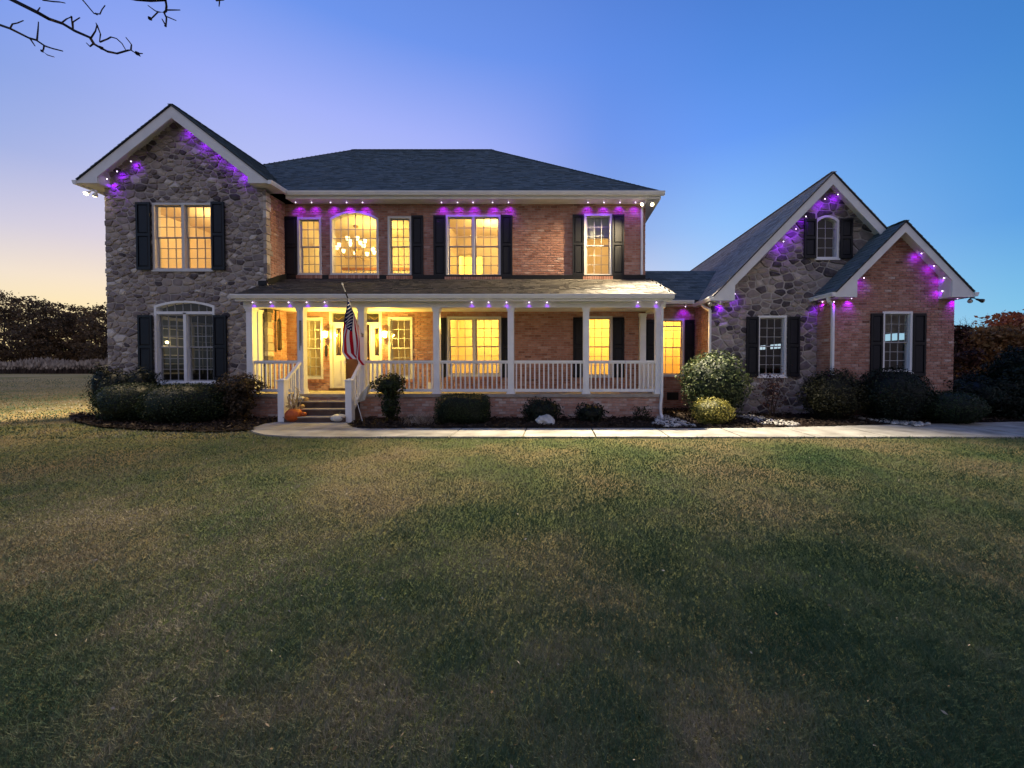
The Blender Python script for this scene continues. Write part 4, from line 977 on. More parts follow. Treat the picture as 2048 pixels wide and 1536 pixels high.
L_AUT = leafmat('autumn_leaf', [(0, (.13, .034, .016)), (.5, (.38, .10, .036)), (1, (.55, .20, .07))], .35)
L_AUTO = leafmat('autumn_olive_leaf', [(0, (.10, .05, .02)), (.5, (.27, .13, .045)), (1, (.38, .22, .08))], .35)
L_WOOD = leafmat('woodland_leaf', [(0, (.055, .034, .02)), (.5, (.16, .10, .052)), (1, (.28, .18, .09))], .45)
L_PALE = leafmat('pale_twig', [(0, (.10, .085, .08)), (1, (.22, .19, .17))])
def leaves(c, rad, n, size, seed, lump=.16, squash=1.0, shell=.32, flatbot=0, asp=.55, square=2.0):
    """leaf quads through the outer part of a lumpy body; a darker inner body closes the view through"""
    r = np.random.default_rng(seed); d = r.normal(size=(n, 3)); d /= np.linalg.norm(d, axis=1)[:, None]
    se = (np.abs(d) ** square).sum(1) ** (-1 / square)
    th, ph = np.arctan2(d[:, 1], d[:, 0]), np.arccos(np.clip(d[:, 2], -1, 1))
    lm = 1 + lump * (vnoise(th * 2.3 + 20, ph * 3 + 5, seed) - .5) * 2 + lump * .6 * (vnoise(th * 6 + 20, ph * 7, seed + 1) - .5) * 2
    rr = se * lm * (1 - shell * r.random(n) ** 1.6) * np.where(r.random(n) < .05, r.uniform(1, 1.12, n), 1)
    P = d * rr[:, None] * np.array(rad) + np.array(c)
    nrm_ = d + r.normal(0, .55, (n, 3)); nrm_ /= np.linalg.norm(nrm_, axis=1)[:, None]
    a = np.cross(nrm_, r.normal(size=(n, 3))); a /= np.linalg.norm(a, axis=1)[:, None]; q = np.cross(nrm_, a)
    s = size * r.uniform(.6, 1.3, n)[:, None]
    V = np.stack([P - a * s, P + q * s * asp + nrm_ * s * .15, P + a * s, P - q * s * asp + nrm_ * s * .15], 1)
    keep = P[:, 2] > .03
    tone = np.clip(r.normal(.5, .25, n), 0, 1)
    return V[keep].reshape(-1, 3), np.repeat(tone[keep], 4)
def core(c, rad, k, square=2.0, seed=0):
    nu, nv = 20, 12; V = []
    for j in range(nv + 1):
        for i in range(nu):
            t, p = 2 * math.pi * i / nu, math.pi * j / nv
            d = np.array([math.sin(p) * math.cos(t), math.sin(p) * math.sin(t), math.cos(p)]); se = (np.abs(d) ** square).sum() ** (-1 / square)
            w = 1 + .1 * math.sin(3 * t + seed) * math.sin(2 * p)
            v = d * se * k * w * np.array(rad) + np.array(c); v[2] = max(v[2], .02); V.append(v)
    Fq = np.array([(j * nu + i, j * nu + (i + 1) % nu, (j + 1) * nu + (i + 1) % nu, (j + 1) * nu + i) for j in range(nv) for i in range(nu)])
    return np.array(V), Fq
def foliage(bodies, m, parent, n, size, seed, name='foliage', k=.78, **kw):
    Vs, Ts, Fs = [], [], []; off = 0
    vol = sum(b[1][0] * b[1][2] for b in bodies)
    for i, (c, rad) in enumerate(bodies):
        V, T = leaves(c, rad, int(n * rad[0] * rad[2] / vol), size, seed + i * 7, **kw); nf = len(V) // 4
        Vs.append(V); Ts.append(T); Fs.append(np.arange(4 * nf).reshape(nf, 4) + off); off += len(V)
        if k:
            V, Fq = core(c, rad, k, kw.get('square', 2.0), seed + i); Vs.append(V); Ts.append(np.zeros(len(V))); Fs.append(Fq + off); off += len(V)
    return npmesh(name, np.concatenate(Vs), np.concatenate(Fs), np.concatenate(Ts), m, parent)
def stems(parent, c, h, n, rad, seed, spread=.3, m=None):
    r = random.Random(seed); b = MB()
    for i in range(n):
        a = r.uniform(0, 6.28); s = spread * r.uniform(.3, 1); x, y = c[0] + r.uniform(-.06, .06), c[1] + r.uniform(-.06, .06)
        b.tube([(x, y, -.03), (x + math.cos(a) * s * .35, y + math.sin(a) * s * .35, h * .5), (x + math.cos(a) * s, y + math.sin(a) * s, h)], [rad, rad * .8, rad * .4], 6)
    return b.build('stem', m or M_BARK, parent)
def bush(name, label, Y, px0, px1, pt, pb, m, n, size, seed, cat='bush', ry=None, bodies=None, stem=0, **kw):
    x0, x1 = xx(px0, Y, (pt + pb) / 2), xx(px1, Y, (pt + pb) / 2); zt, zb = zz(pt, Y), max(0, zz(pb, Y)); rx = (x1 - x0) / 2; rz = (zt - zb) / 2
    e = empty(name, ((x0 + x1) / 2, Y, 0), label, cat)
    bd = bodies or [((0, 0, (zt + zb) / 2), (rx, ry or min(rx, .8), rz))]
    foliage(bd, m, e, n, size, seed, **kw)
    stems(e, (0, 0), (zt + zb) / 2, 5, .018, seed, rx * .5)
    return e
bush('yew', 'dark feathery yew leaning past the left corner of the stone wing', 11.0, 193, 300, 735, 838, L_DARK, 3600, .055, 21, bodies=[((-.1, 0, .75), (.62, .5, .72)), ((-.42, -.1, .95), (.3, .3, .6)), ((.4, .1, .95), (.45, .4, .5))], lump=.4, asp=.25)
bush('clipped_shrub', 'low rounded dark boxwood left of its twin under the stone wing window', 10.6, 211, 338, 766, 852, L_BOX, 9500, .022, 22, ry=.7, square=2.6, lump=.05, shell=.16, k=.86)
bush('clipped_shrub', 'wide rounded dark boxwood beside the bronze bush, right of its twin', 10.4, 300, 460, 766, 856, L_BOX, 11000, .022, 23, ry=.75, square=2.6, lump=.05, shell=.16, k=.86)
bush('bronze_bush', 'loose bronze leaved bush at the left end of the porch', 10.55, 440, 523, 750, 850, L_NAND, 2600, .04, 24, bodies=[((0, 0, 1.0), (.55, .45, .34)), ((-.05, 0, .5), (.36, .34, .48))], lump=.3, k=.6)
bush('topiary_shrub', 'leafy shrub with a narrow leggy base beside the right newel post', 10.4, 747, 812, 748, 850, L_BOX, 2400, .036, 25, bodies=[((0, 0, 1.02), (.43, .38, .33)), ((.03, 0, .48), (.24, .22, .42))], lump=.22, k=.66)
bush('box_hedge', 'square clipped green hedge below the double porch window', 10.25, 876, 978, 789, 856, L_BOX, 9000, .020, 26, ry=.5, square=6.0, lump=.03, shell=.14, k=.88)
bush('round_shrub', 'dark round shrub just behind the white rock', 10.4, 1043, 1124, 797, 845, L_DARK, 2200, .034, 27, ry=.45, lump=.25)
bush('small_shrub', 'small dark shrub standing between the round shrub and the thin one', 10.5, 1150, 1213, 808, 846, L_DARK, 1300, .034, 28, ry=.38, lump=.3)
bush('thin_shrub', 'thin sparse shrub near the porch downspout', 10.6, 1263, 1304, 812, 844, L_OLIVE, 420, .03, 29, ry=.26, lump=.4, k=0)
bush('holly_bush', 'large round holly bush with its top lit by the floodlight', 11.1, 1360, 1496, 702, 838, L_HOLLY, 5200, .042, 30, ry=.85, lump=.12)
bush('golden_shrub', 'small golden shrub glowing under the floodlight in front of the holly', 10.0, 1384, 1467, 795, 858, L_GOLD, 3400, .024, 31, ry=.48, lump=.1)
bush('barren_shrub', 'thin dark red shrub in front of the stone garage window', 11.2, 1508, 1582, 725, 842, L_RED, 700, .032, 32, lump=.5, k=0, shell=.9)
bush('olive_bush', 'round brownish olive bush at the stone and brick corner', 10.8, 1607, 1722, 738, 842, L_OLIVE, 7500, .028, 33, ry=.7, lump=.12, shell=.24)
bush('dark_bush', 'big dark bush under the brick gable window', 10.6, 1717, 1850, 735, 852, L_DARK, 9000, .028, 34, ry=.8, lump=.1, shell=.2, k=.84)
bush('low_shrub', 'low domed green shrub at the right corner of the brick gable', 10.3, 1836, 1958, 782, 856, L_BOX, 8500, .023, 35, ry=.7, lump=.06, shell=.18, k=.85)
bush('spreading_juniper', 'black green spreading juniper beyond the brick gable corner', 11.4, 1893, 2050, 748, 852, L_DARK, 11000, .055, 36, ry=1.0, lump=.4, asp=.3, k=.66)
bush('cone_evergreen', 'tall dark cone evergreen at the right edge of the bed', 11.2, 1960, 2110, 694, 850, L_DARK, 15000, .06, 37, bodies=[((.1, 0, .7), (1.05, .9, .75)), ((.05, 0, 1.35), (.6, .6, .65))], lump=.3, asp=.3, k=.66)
# dry grass tuft
def tuft(px, py, n, h, w, seed, label):
    gx, gy = ground(px, py); r = np.random.default_rng(seed); x = r.normal(0, w * .25, n); y = r.normal(0, .1, n); th = r.uniform(0, 6.28, n); ln = r.uniform(.1, .9, n) * h * .9; hh = r.uniform(.4, 1, n) * h
    V = np.stack([np.c_[x - .006, y, np.zeros(n)], np.c_[x + .006, y, np.zeros(n)], np.c_[x + np.cos(th) * ln, y + np.sin(th) * ln, hh]], 1).reshape(-1, 3)
    o = npmesh('grass_tuft', V, np.arange(3 * n).reshape(n, 3), np.repeat(r.uniform(.4, 1, n), 3), M_REED); o.location = (gx, gy, .03); tag(o, label, 'plant'); return o
tuft(838, 852, 260, .38, .7, 3, 'pale dried grass tuft in the mulch left of the box hedge')

def limb(mb, p, q, r0, r1, r, wob=.08, n=5, k=6):
    p, q = Vector(p), Vector(q); L_ = (q - p).length; pts = [p.lerp(q, i / n) + Vector((r.uniform(-1, 1), r.uniform(-1, 1), r.uniform(-.5, .5))) * wob * L_ * (0 < i < n) for i in range(n + 1)]
    mb.tube(pts, [r0 + (r1 - r0) * i / n for i in range(n + 1)], k); return pts
def tree(name, label, px, Y, ptop, spread, m, n, size, seed, group=None, clumps=22, base=.18, tr=.22, shape='round'):
    h = zz(ptop, Y); x = xx(px, Y, 700); r = random.Random(seed); e = empty(name, (x, Y, 0), label, 'tree', group)
    t = MB(); top = limb(t, (0, 0, -.1), (r.uniform(-.4, .4), 0, h * .8), tr, tr * .25, r, .02, 6, 8)
    Vs, Ts = [], []
    for i in range(clumps):
        f = base + (1 - base) * ((i + .5) / clumps); z = h * f
        wd = spread * (math.sin(min(1, (1 - f) * 1.2 + (.05 if Y > 50 else .18)) * 1.57) if shape == 'round' else (1.08 - f)) * r.uniform(.35, 1)
        a = r.uniform(0, 6.28); tip = Vector((math.cos(a) * wd, math.sin(a) * wd, min(h * .97, z) * (r.uniform(.9, 1.03) if Y > 50 else 1)))
        sp_ = Vector((0, 0, max(.2, z - wd * .6)))
        limb(t, sp_, tip, tr * .3, tr * .06, r, .08, 4, 5)
        k = int(n / clumps * (1.35 - .9 * f if Y > 50 else 1)); rg = np.random.default_rng(seed * 100 + i); cr = spread * .34
        P = rg.normal(0, 1, (k, 3)) * np.array([cr, cr, cr * .62]) * (.36 if Y > 50 else .55) + np.array(tip)
        P = P[P[:, 2] < h * 1.02]; k = len(P)
        nn = rg.normal(size=(k, 3)); nn /= np.linalg.norm(nn, axis=1)[:, None]; aa = np.cross(nn, rg.normal(size=(k, 3))); aa /= np.linalg.norm(aa, axis=1)[:, None]; q = np.cross(nn, aa); s = size * rg.uniform(.5, 1.3, k)[:, None]
        Vs.append(np.stack([P - aa * s, P + q * s * .6, P + aa * s, P - q * s * .6], 1).reshape(-1, 3)); Ts.append(np.repeat(np.clip(rg.normal(.5, .25, k), 0, 1), 4))
    t.build('trunk', M_BARK, e); V = np.concatenate(Vs); nf = len(V) // 4
    npmesh('crown', V, np.arange(4 * nf).reshape(nf, 4), np.concatenate(Ts), m, e); return e
TL = [(-25, 82, 575, 5), (8, 78, 580, 5), (38, 80, 596, 4.6), (66, 78, 594, 4.4), (90, 76, 592, 4), (120, 80, 607, 5), (146, 78, 612, 4.4), (170, 82, 610, 4.4), (192, 78, 615, 4.2), (214, 76, 606, 4.4), (240, 80, 600, 5), (24, 92, 602, 6), (78, 94, 612, 6), (132, 92, 618, 6), (182, 94, 622, 6)]
desc = ['at the far left edge of the frame', 'tallest, near the left edge of the frame', 'just right of the tallest tree', 'with the first of two pointed tops', 'with the second of two pointed tops', 'darkest and densest, mid way to the house', 'right of the darkest dense tree', 'with a thin ragged top left of the house', 'thin, second from the stone wing corner', 'thin, touching the stone wing corner', 'mostly hidden behind the stone wing',
        'in the back row behind the tallest tree', 'in the back row behind the pointed trees', 'in the back row behind the darkest tree', 'in the back row nearest the house']
for i, (px, Y, pt, sp_) in enumerate(TL):
    tree('woodland_tree', 'dark backlit tree beyond the reeds, ' + desc[i], px, Y, pt, sp_, L_WOOD, 3300 if i != 5 else 4200, .25, 50 + i, 'backlit trees beyond the field', 34, .10)
tree('autumn_tree', 'rust red autumn tree at the right edge of the picture', 2040, 26, 628, 3.2, L_AUT, 9000, .13, 80, 'autumn trees at the right', 40, .02, .14)
tree('autumn_tree', 'dull orange autumn tree between the gable and the red tree', 1968, 25, 657, 2.4, L_AUTO, 7000, .13, 81, 'autumn trees at the right', 34, .02, .12)
tree('autumn_tree', 'small maroon tree close against the brick gable corner', 1912, 24, 655, 1.2, L_RED, 2600, .12, 82, 'autumn trees at the right', 20, .02, .1)
tree('autumn_tree', 'brown autumn tree mostly outside the right of the picture', 2110, 24, 640, 3, L_AUTO, 6000, .13, 83, 'autumn trees at the right', 30, .02, .12)
def bare_tree(px, Y, ptop, seed, label, m):
    h = zz(ptop, Y); e = empty('bare_tree', (xx(px, Y, 690), Y, 0), label, 'tree'); r = random.Random(seed); t = MB(); c = MB()
    limb(t, (0, 0, -.1), (.1, 0, h * .6), .12, .05, r, .02)
    for i in range(70):
        z = h * r.uniform(.35, .65); a = r.uniform(0, 6.28); w = r.uniform(.3, 1.6) * h / 6; q = (math.cos(a) * w, math.sin(a) * w, h * r.uniform(.75, 1))
        pts = limb(c, (0, 0, z), q, .025, .008, r, .06, 4, 4)
        for j in range(5):
            s = pts[r.randint(2, 4)]; limb(c, s, s + Vector((r.uniform(-.5, .5), r.uniform(-.5, .5), r.uniform(0, .6))), .010, .004, r, .1, 2, 4)
    t.build('trunk', M_BARK, e); c.build('crown', m, e)
bare_tree(1932, 40, 640, 5, 'pale leafless tree rising behind the maroon tree', mat('pale_twigs', (.16, .13, .12), .9, .1))

# bare branches of the tree that overhangs the camera on the left
e = empty('overhanging_tree', (-9.4, 2.6, 0), 'bare twigs of an overhanging tree at the top left', 'tree'); OFF = Vector((-9.4, 2.6, 0))
t = MB(); r = random.Random(3)
limb(t, (0, 0, -.1), (.3, .2, 9), .22, .12, r, .015, 6, 10); t.build('trunk', M_BARK, e)
c = MB(); YB_ = 4.3
def br(pts, r0, r1, Y=YB_):
    P = [at(a, b_, Y + .12 * math.sin(i * 1.7 + a)) - OFF for i, (a, b_) in enumerate(pts)]
    n = len(P); c.tube(P, [r0 + (r1 - r0) * i / (n - 1) for i in range(n)], 6)
s0 = Vector((.25, .15, 7))
limb(c, s0, at(-70, -55, YB_) - OFF, .07, .022, r, .03); limb(c, s0 - Vector((0, 0, 1)), at(-50, 35, YB_) - OFF, .05, .016, r, .03); limb(c, s0 + Vector((.02, .02, 1)), at(240, -8, YB_) - OFF, .06, .015, r, .03)
br([(-70, -55), (0, -12), (25, 0), (75, 25), (98, 38), (125, 47), (150, 62), (180, 75), (188, 88), (200, 95), (215, 103), (234, 107), (255, 101), (262, 100), (272, 107), (280, 112)], .021, .006)
br([(-50, 35), (0, 50), (20, 57), (58, 76), (72, 80), (90, 92), (105, 97), (125, 102)], .015, .006)
br([(240, -8), (270, -1), (300, 1.5), (331, 0), (333, 12), (332, 22)], .014, .010); br([(332, 22), (328, 25), (333, 36), (332, 52)], .011, .006)
for q in ([(74, 80), (76, 60), (77, 44)], [(20, 57), (25, 48), (35, 46), (47, 41)], [(88, 92), (87, 99), (84, 102), (95, 110), (108, 114)], [(60, 77), (70, 92)], [(74, 24), (80, 15)], [(123, 46), (133, 38), (144, 33)], [(143, 33), (145, 57)],
          [(146, 56), (146, 44), (160, 35)], [(182, 76), (191, 62), (194, 50), (192, 46)], [(194, 50), (201, 68), (199, 84)], [(186, 88), (180, 93), (173, 86)], [(200, 84), (215, 78), (222, 74), (233, 77), (244, 87), (251, 99)],
          [(262, 98), (263, 89), (252, 75)], [(272, 107), (285, 107)], [(85, 0), (105, 3), (120, 4), (130, 6)], [(158, -8), (168, 3), (188, 27), (200, 28), (204, 19), (210, 11)], [(330, 25), (318, 24), (311, 22), (296, 11)], [(316, 24), (306, 34), (300, 40)],
          [(333, 20), (350, 20), (360, 20)], [(333, 33), (345, 38), (352, 41)], [(330, 48), (324, 38)], [(438, -6), (439, 4), (438, 13)], [(432, 1), (448, 0)]):
    br(q, .0075, .0045)
for (a, b_, s) in ((300, 37, .02), (275, 107, .022), (203, 96, .02), (84, 102, .014), (193, 28, .012), (331, 52, .012), (296, 52, .001)):
    p = at(a, b_, YB_) - OFF; c.lathe(p, [(s * .3, -s * 1.2), (s, 0), (s * .3, s * 1.1)], 7, axis=(.6, .1, -.7))
c.build('branches', M_TWIG, e)

# ================================================================== LAMPS
def spot(name, loc, tgt, power, col, ang, rad, blend, parent=None):
    l = bpy.data.lights.new(name, 'SPOT'); l.energy = power; l.color = col; l.spot_size = R(ang); l.spot_blend = blend; l.shadow_soft_size = rad
    o = bpy.data.objects.new(name, l); COL.objects.link(o); o.location = loc
    o.rotation_euler = (Vector(tgt) - Vector(loc)).to_track_quat('-Z', 'Y').to_euler()
    if parent: o.parent = parent
    return o
def floodlight(p, aims, label, on=True, power=200, m=M_TRIMW, ang=96):
    p = Vector(p); e = empty('floodlight', p, label, 'floodlight', 'twin floodlights under the eaves')
    b = MB(); b.lathe((0, 0, -.03), [(.055, 0), (.055, .02), (.04, .03)], 12); b.build('base', m, e)
    for i, tg in enumerate(aims):
        d = (Vector(tg) - p).normalized(); s = Vector(((-.1, .1)[i], -.02, -.06))
        b = MB(); b.tube([(0, 0, -.02), s * .6, s], .012, 6)
        b.lathe(s, [(.02, -.02), (.03, .02), (.032, .05), (.055, .11), (.06, .15)], 14, axis=d); hd = b.build('lamp_head', m, e)
        q = MB(); q.lathe(s + d * .145, [(.054, 0), (.045, .022), (.02, .03)], 14, axis=d); q.build('bulb', M_FLOODON if on else M_FLOODOFF, hd)
        if on: spot('flood_beam', s + d * .22, Vector(tg) - p, power * (.55, 1.4)[i], ((1, .77, .42), (1, .85, .60))[i], ang, .05, .6, e)
    return e
FR = Vector((xx(1296, 12.3, 405), 12.3, ZE - .215)); FLP = Vector((xx(184, 11.5, 375), 11.55, ZE - .22))
floodlight(FR, [FR + Vector((-1.0, -.48, -.85)), FR + Vector((.06, -1, -1.2))], 'lit twin floodlight under the right corner of the main roof', True, 5200)
floodlight(FLP, [FLP + Vector((.1, -1.0, -.95)), FLP + Vector((-.9, .35, -1.0))], 'lit twin floodlight at the left eave of the stone wing', True, 4600)
floodlight((xx(1425, 11.9), 11.85, zz(602, 11.9)), [(3, 8, 1), (8, 8, 1.5)], 'unlit white twin floodlight at the left eave of the stone garage gable', False)
floodlight((xx(1945, 11.2, 595), 11.2, ZBE - .13), [(9, 8, 1), (16, 8, 1)], 'unlit black twin floodlight at the right eave of the brick gable', False, m=M_BLACK)

def sconce(px, py, label):
    p = at(px, py, YM - .17); e = empty('wall_lantern', p, label, 'lantern', 'lit wall lanterns beside the front door')
    b = MB(); b.box(-.05, .05, .12, .158, -.10, .12); b.bar((0, .13, .10), (0, .02, .17), .015, .02); b.bar((0, .02, .17), (0, 0, .13), .015, .02); b.build('bracket', M_BRASS, e)
    b = MB(); b.lathe((0, 0, .09), [(.10, 0), (.085, .02), (.03, .07), (.012, .09)], 8); b.lathe((0, 0, -.14), [(.02, -.04), (.05, 0), (.055, .015)], 8)
    for k in range(8):
        a = k * math.pi / 4; b.bar((.056 * math.cos(a), .056 * math.sin(a), -.13), (.09 * math.cos(a), .09 * math.sin(a), .09), .007, .007)
    b.build('cage', M_BRASS, e)
    b = MB(); b.lathe((0, 0, -.12), [(.045, 0), (.06, .1), (.075, .2)], 12); b.build('glass', mat('lantern_glass', (1, .9, .6), emit=(1, .78, .30), estr=9), e)
    l = bpy.data.lights.new('lantern_light', 'POINT'); l.energy = 118; l.color = (1, .66, .10); l.shadow_soft_size = .06
    o = bpy.data.objects.new('lantern_light', l); COL.objects.link(o); o.location = (0, -.14, .0); o.parent = e; return e
sconce(650.5, 668, 'lit brass wall lantern left of the front door'); sconce(769.5, 668, 'lit brass wall lantern right of the front door')

# purple string lights under every eave
LED = bpy.data.lights.new('led_light', 'SPOT'); LED.energy = 12; LED.color = (.26, .0, 1); LED.spot_size = R(105); LED.spot_blend = 1; LED.shadow_soft_size = .015; LEDS = LED.copy(); LEDS.energy = .9; LEDG = LED.copy(); LEDG.energy = 4.2; LEDG.spot_size = R(135); LEDE = LED.copy(); LEDE.energy = 6.5; LEDE.spot_size = R(125)
b = MB(); b.lathe((0, 0, 0), [(.004, -.013), (.011, -.009), (.0145, 0), (.011, .008)], 10); ob = b.build('bulb', M_BULB, None, smooth=True); BM = ob.data; bpy.data.objects.remove(ob)
b = MB(); b.lathe((0, 0, .012), [(.018, 0), (.022, .008), (.022, .02)], 10); ob = b.build('housing', M_HOUS, None); HM_ = ob.data; bpy.data.objects.remove(ob)
ORD = ['first', 'second', 'third', 'fourth', 'fifth', 'sixth', 'seventh', 'eighth']
def led(p, wall_dir, label, k=None):
    e = empty('eave_light', p, label, 'eave light', 'purple lights strung under the eaves')
    for nme, me in (('bulb', BM), ('housing', HM_)):
        o = bpy.data.objects.new(nme, me); COL.objects.link(o); o.parent = e
    o = bpy.data.objects.new('led_light', k or LED); COL.objects.link(o); o.parent = e; o.location = (0, 0, -.03)
    o.rotation_euler = Vector(wall_dir).to_track_quat('-Z', 'Y').to_euler(); return e
def ledrow(pxs, Y, z, wd, where):
    for i, p in enumerate(pxs): led((xx(p, Y, 400 if z > 5 else 604), Y, z), wd, 'purple eave light %s, %s from the left' % (where, ORD[i]), LEDS if 'porch' in where else LED)
ledrow((591, 623, 661, 693, 725), 12.38, ZE - .245, (0, .8, -1), 'above the arched upstairs window group')
ledrow((883, 915, 946, 985, 1017), 12.38, ZE - .245, (0, .8, -1), 'above the upstairs double window')
ledrow((1176, 1208, 1240, 1271), 12.38, ZE - .245, (0, .8, -1), 'near the right corner of the main roof')
ledrow((505, 541, 577, 613, 649), 11.03, ZPE - .205, (0, .35, -1), 'on the left half of the porch beam')
ledrow((943, 977, 1013, 1058, 1094), 11.03, ZPE - .205, (0, .35, -1), 'in the middle of the porch beam')
ledrow((1276, 1313), 11.03, ZPE - .205, (0, .35, -1), 'at the right end of the porch beam')
ledrow((1371, 1400), 13.15, ZCE - .20, (0, .8, -1), 'on the short wall between house and garage')
def rake(pxs, yf, ywall, xc, za, s, where, desc_, sd):
    for i, (p, py) in enumerate(pxs):
        edge = (p < 600) == (sd < 0)          # seen from here this slope's board hides its soffit: the bulb hangs at the board
        q = at(p, py + 8, yf + .12) if edge else at(p, py + 10, (yf + ywall) / 2)
        led(q, (sd * .1, 1, -.62 if edge else -.42), 'purple eave light on %s, %s %s' % (where, ORD[i], desc_), LEDE if edge else LEDG)
rake([(368, 244), (400, 268), (430, 290), (457, 310), (484, 331)], 11.43, YW, XWC, ZWA, SW, 'the right slope of the stone wing gable', 'from the peak', -1)
rake([(262, 313), (234, 333)], 11.43, YW, XWC, ZWA, SW, 'the left slope of the stone wing gable', 'from the peak', 1)
led((xx(214, 11.6, 362), 11.6, zz(358, 11.6)), (.3, .75, -1), 'purple eave light tucked in the left corner of the stone wing gable')
rake([(1650, 390), (1612, 425), (1592, 450), (1567, 475), (1470, 580)], 11.6, YG, XGC, ZGA, SG, 'the left slope of the stone garage gable', 'from the peak', 1)
rake([(1676, 379)], 11.6, YG, XGC, ZGA, SG, 'the right slope of the stone garage gable', 'below the peak', -1)
rake([(1843, 497), (1868, 522)], 11.0, YB, XBC, ZBA, SB, 'the right slope of the brick gable', 'from the peak', -1)
rake([(1728, 548)], 11.0, YB, XBC, ZBA, SB, 'the left slope of the brick gable', 'from the peak', 1)
for p, Y, py, lb in ((1703, 11.25, 596, 'under the left boxed return of the brick gable'), (1645, 11.7, 603, 'beside the gutter where brick and stone meet'), (1668, 11.25, 603, 'behind the bent downspout of the brick gable'), (1441, 11.85, 604, 'under the left boxed return of the stone garage gable'), (1915, 11.25, 596, 'under the right boxed return of the brick gable')):
    led((xx(p, Y, py), Y, zz(py, Y) - .01), (0, .7, -1), 'purple eave light ' + lb)

XIR = (2 * XBC - XBEL) - .62 - .035
for py, Y, lb in ((556, 11.22, "upper of two purple eave lights inside the brick gable's right boxed return"), (582, 11.26, "lower of two purple eave lights inside the brick gable's right boxed return")):
    led((XIR, Y, zz(py, Y)), (-.5, .8, -.4), lb, LEDG)
# chandelier and ceiling lights inside the stair hall
cp_ = at(712, 500, 14.3); e = empty('chandelier', (cp_.x, 14.3, cp_.z), 'brass chandelier with many lit glass shades behind the arched window', 'chandelier')
b = MB(); zt = ZCL - cp_.z; b.lathe((0, 0, zt - .05), [(.02, -.03), (.09, 0), (.09, .05)], 12); b.tube([(0, 0, zt - .05), (0, 0, .45)], .012, 6); b.lathe((0, 0, -.35), [(.01, 0), (.05, .08), (.03, .2), (.07, .38), (.03, .55), (.05, .7), (.02, .85)], 10); b.build('stem', M_BRASS, e)
for k in range(14):
    up = k >= 9; a = (k - 9) * 2 * math.pi / 5 + .3 if up else k * 2 * math.pi / 9; rr_ = .30 if up else .62; zb_ = .28 if up else -.05
    ca, sa = math.cos(a), math.sin(a)
    b = MB(); b.tube([(0, 0, zb_ - .1), (ca * rr_ * .35, sa * rr_ * .35, zb_ - .26), (ca * rr_ * .8, sa * rr_ * .8, zb_ - .22), (ca * rr_, sa * rr_, zb_ - .02)], .009, 5); arm = b.build('arm', M_BRASS, e)
    b = MB(); b.lathe((ca * rr_, sa * rr_, zb_), [(.03, 0), (.055, .03), (.065, .08), (.075, .13)], 10); b.build('shade', M_SHADE, arm)
def globe(px, py, Y, r_, label):
    p = at(px, py, Y); e = empty('ceiling_light', p, label, 'ceiling light'); b = MB(); b.lathe((0, 0, -r_), [(r_ * .4, 0), (r_ * .9, r_ * .5), (r_, r_), (r_ * .8, r_ * 1.5)], 14); b.build('shade', M_WARMBULB, e, smooth=True)
    b = MB(); b.lathe((0, 0, r_ * .5), [(r_ * .7, 0), (r_ * .8, .04), (r_ * .3, .06)], 12); b.build('canopy', M_BRASS, e); return e
globe(727, 432, 15.0, .12, 'bright ceiling light at the crown of the arched window'); globe(816, 452, 15.0, .10, 'bright hall light at the upper corner of the window right of the arch')
globe(335, 684, 13.1, .055, 'small lit lamp deep inside the dim lower room of the stone wing')

# ================================================================== SMALL THINGS
# flag
bk = at(725, 671, YP - .09); tip = at(685, 569, 10.15); e = empty('flag', bk, 'american flag hanging limp from a white pole on the porch column', 'flag')
d = tip - bk; b = MB(); b.tube([(0, 0, 0), d], [.013, .011], 8); b.lathe(d, [(.012, -.02), (.022, 0), (.02, .03), (.004, .045)], 8, axis=d.normalized()); b.build('pole', M_POLE, e)
b = MB(); b.box(-.03, .03, -.0, .012, -.05, .05); b.tube([(0, -.01, 0), d.normalized() * .09], .02, 8); b.build('bracket', mat('grey_metal', (.3, .3, .31), .4, .5, metal=.8), e)
b = MB(); b.tube([d * .75, d * .87], .018, 8); b.build('sleeve', M_SHUT, e)
NH, NF = 52, 60; V = []; dn = d.normalized()
def flagpt(h, f):
    p = d * (.76 - .54 * h)                                # along the pole: canton end outermost
    g = min(1, f * 1.6); g = g * g * (3 - 2 * g)
    ctr = d * .52
    x = p.x * (1 - g) + (ctr.x - .02 + (h - .5) * .50) * g + .03 * math.sin(h * 9 + f * 3) * g - .04 * f
    y = p.y * (1 - g) + (ctr.y + (h - .5) * .22) * g + .085 * math.sin(h * 10 + f * 2.2) * g
    z = p.z - f * (1.62 - .50 * h) - .03 * math.sin(h * 9) * f
    if f > .86: x += (f - .86) * 1.1 * (1 - .3 * h); z += (f - .86) * .35 * (1 - h)
    return Vector((x, y, z))
for i in range(NH + 1):
    for j in range(NF + 1): V.append(flagpt(i / NH, j / NF))
M_FW, M_FR, M_FB = mat('flag_white', (.74, .73, .74), .8, .1), mat('flag_red', (.42, .006, .018), .8, .1), mat('flag_blue', (.008, .014, .075), .8, .1)
me = bpy.data.meshes.new('cloth'); FQ = [(i * (NF + 1) + j, (i + 1) * (NF + 1) + j, (i + 1) * (NF + 1) + j + 1, i * (NF + 1) + j + 1) for i in range(NH) for j in range(NF)]
me.from_pydata([tuple(v) for v in V], [], FQ)
me.polygons.foreach_set('material_index', [2 if (k // NF) < 28 and (k % NF) < 24 else (1 if ((k // NF) // 4) % 2 == 0 else 0) for k in range(len(FQ))]); me.polygons.foreach_set('use_smooth', [True] * len(FQ))
cl = link('cloth', me, e, [M_FW, M_FR, M_FB]); sm = cl.modifiers.new('thickness', 'SOLIDIFY'); sm.thickness = .003
b = MB()
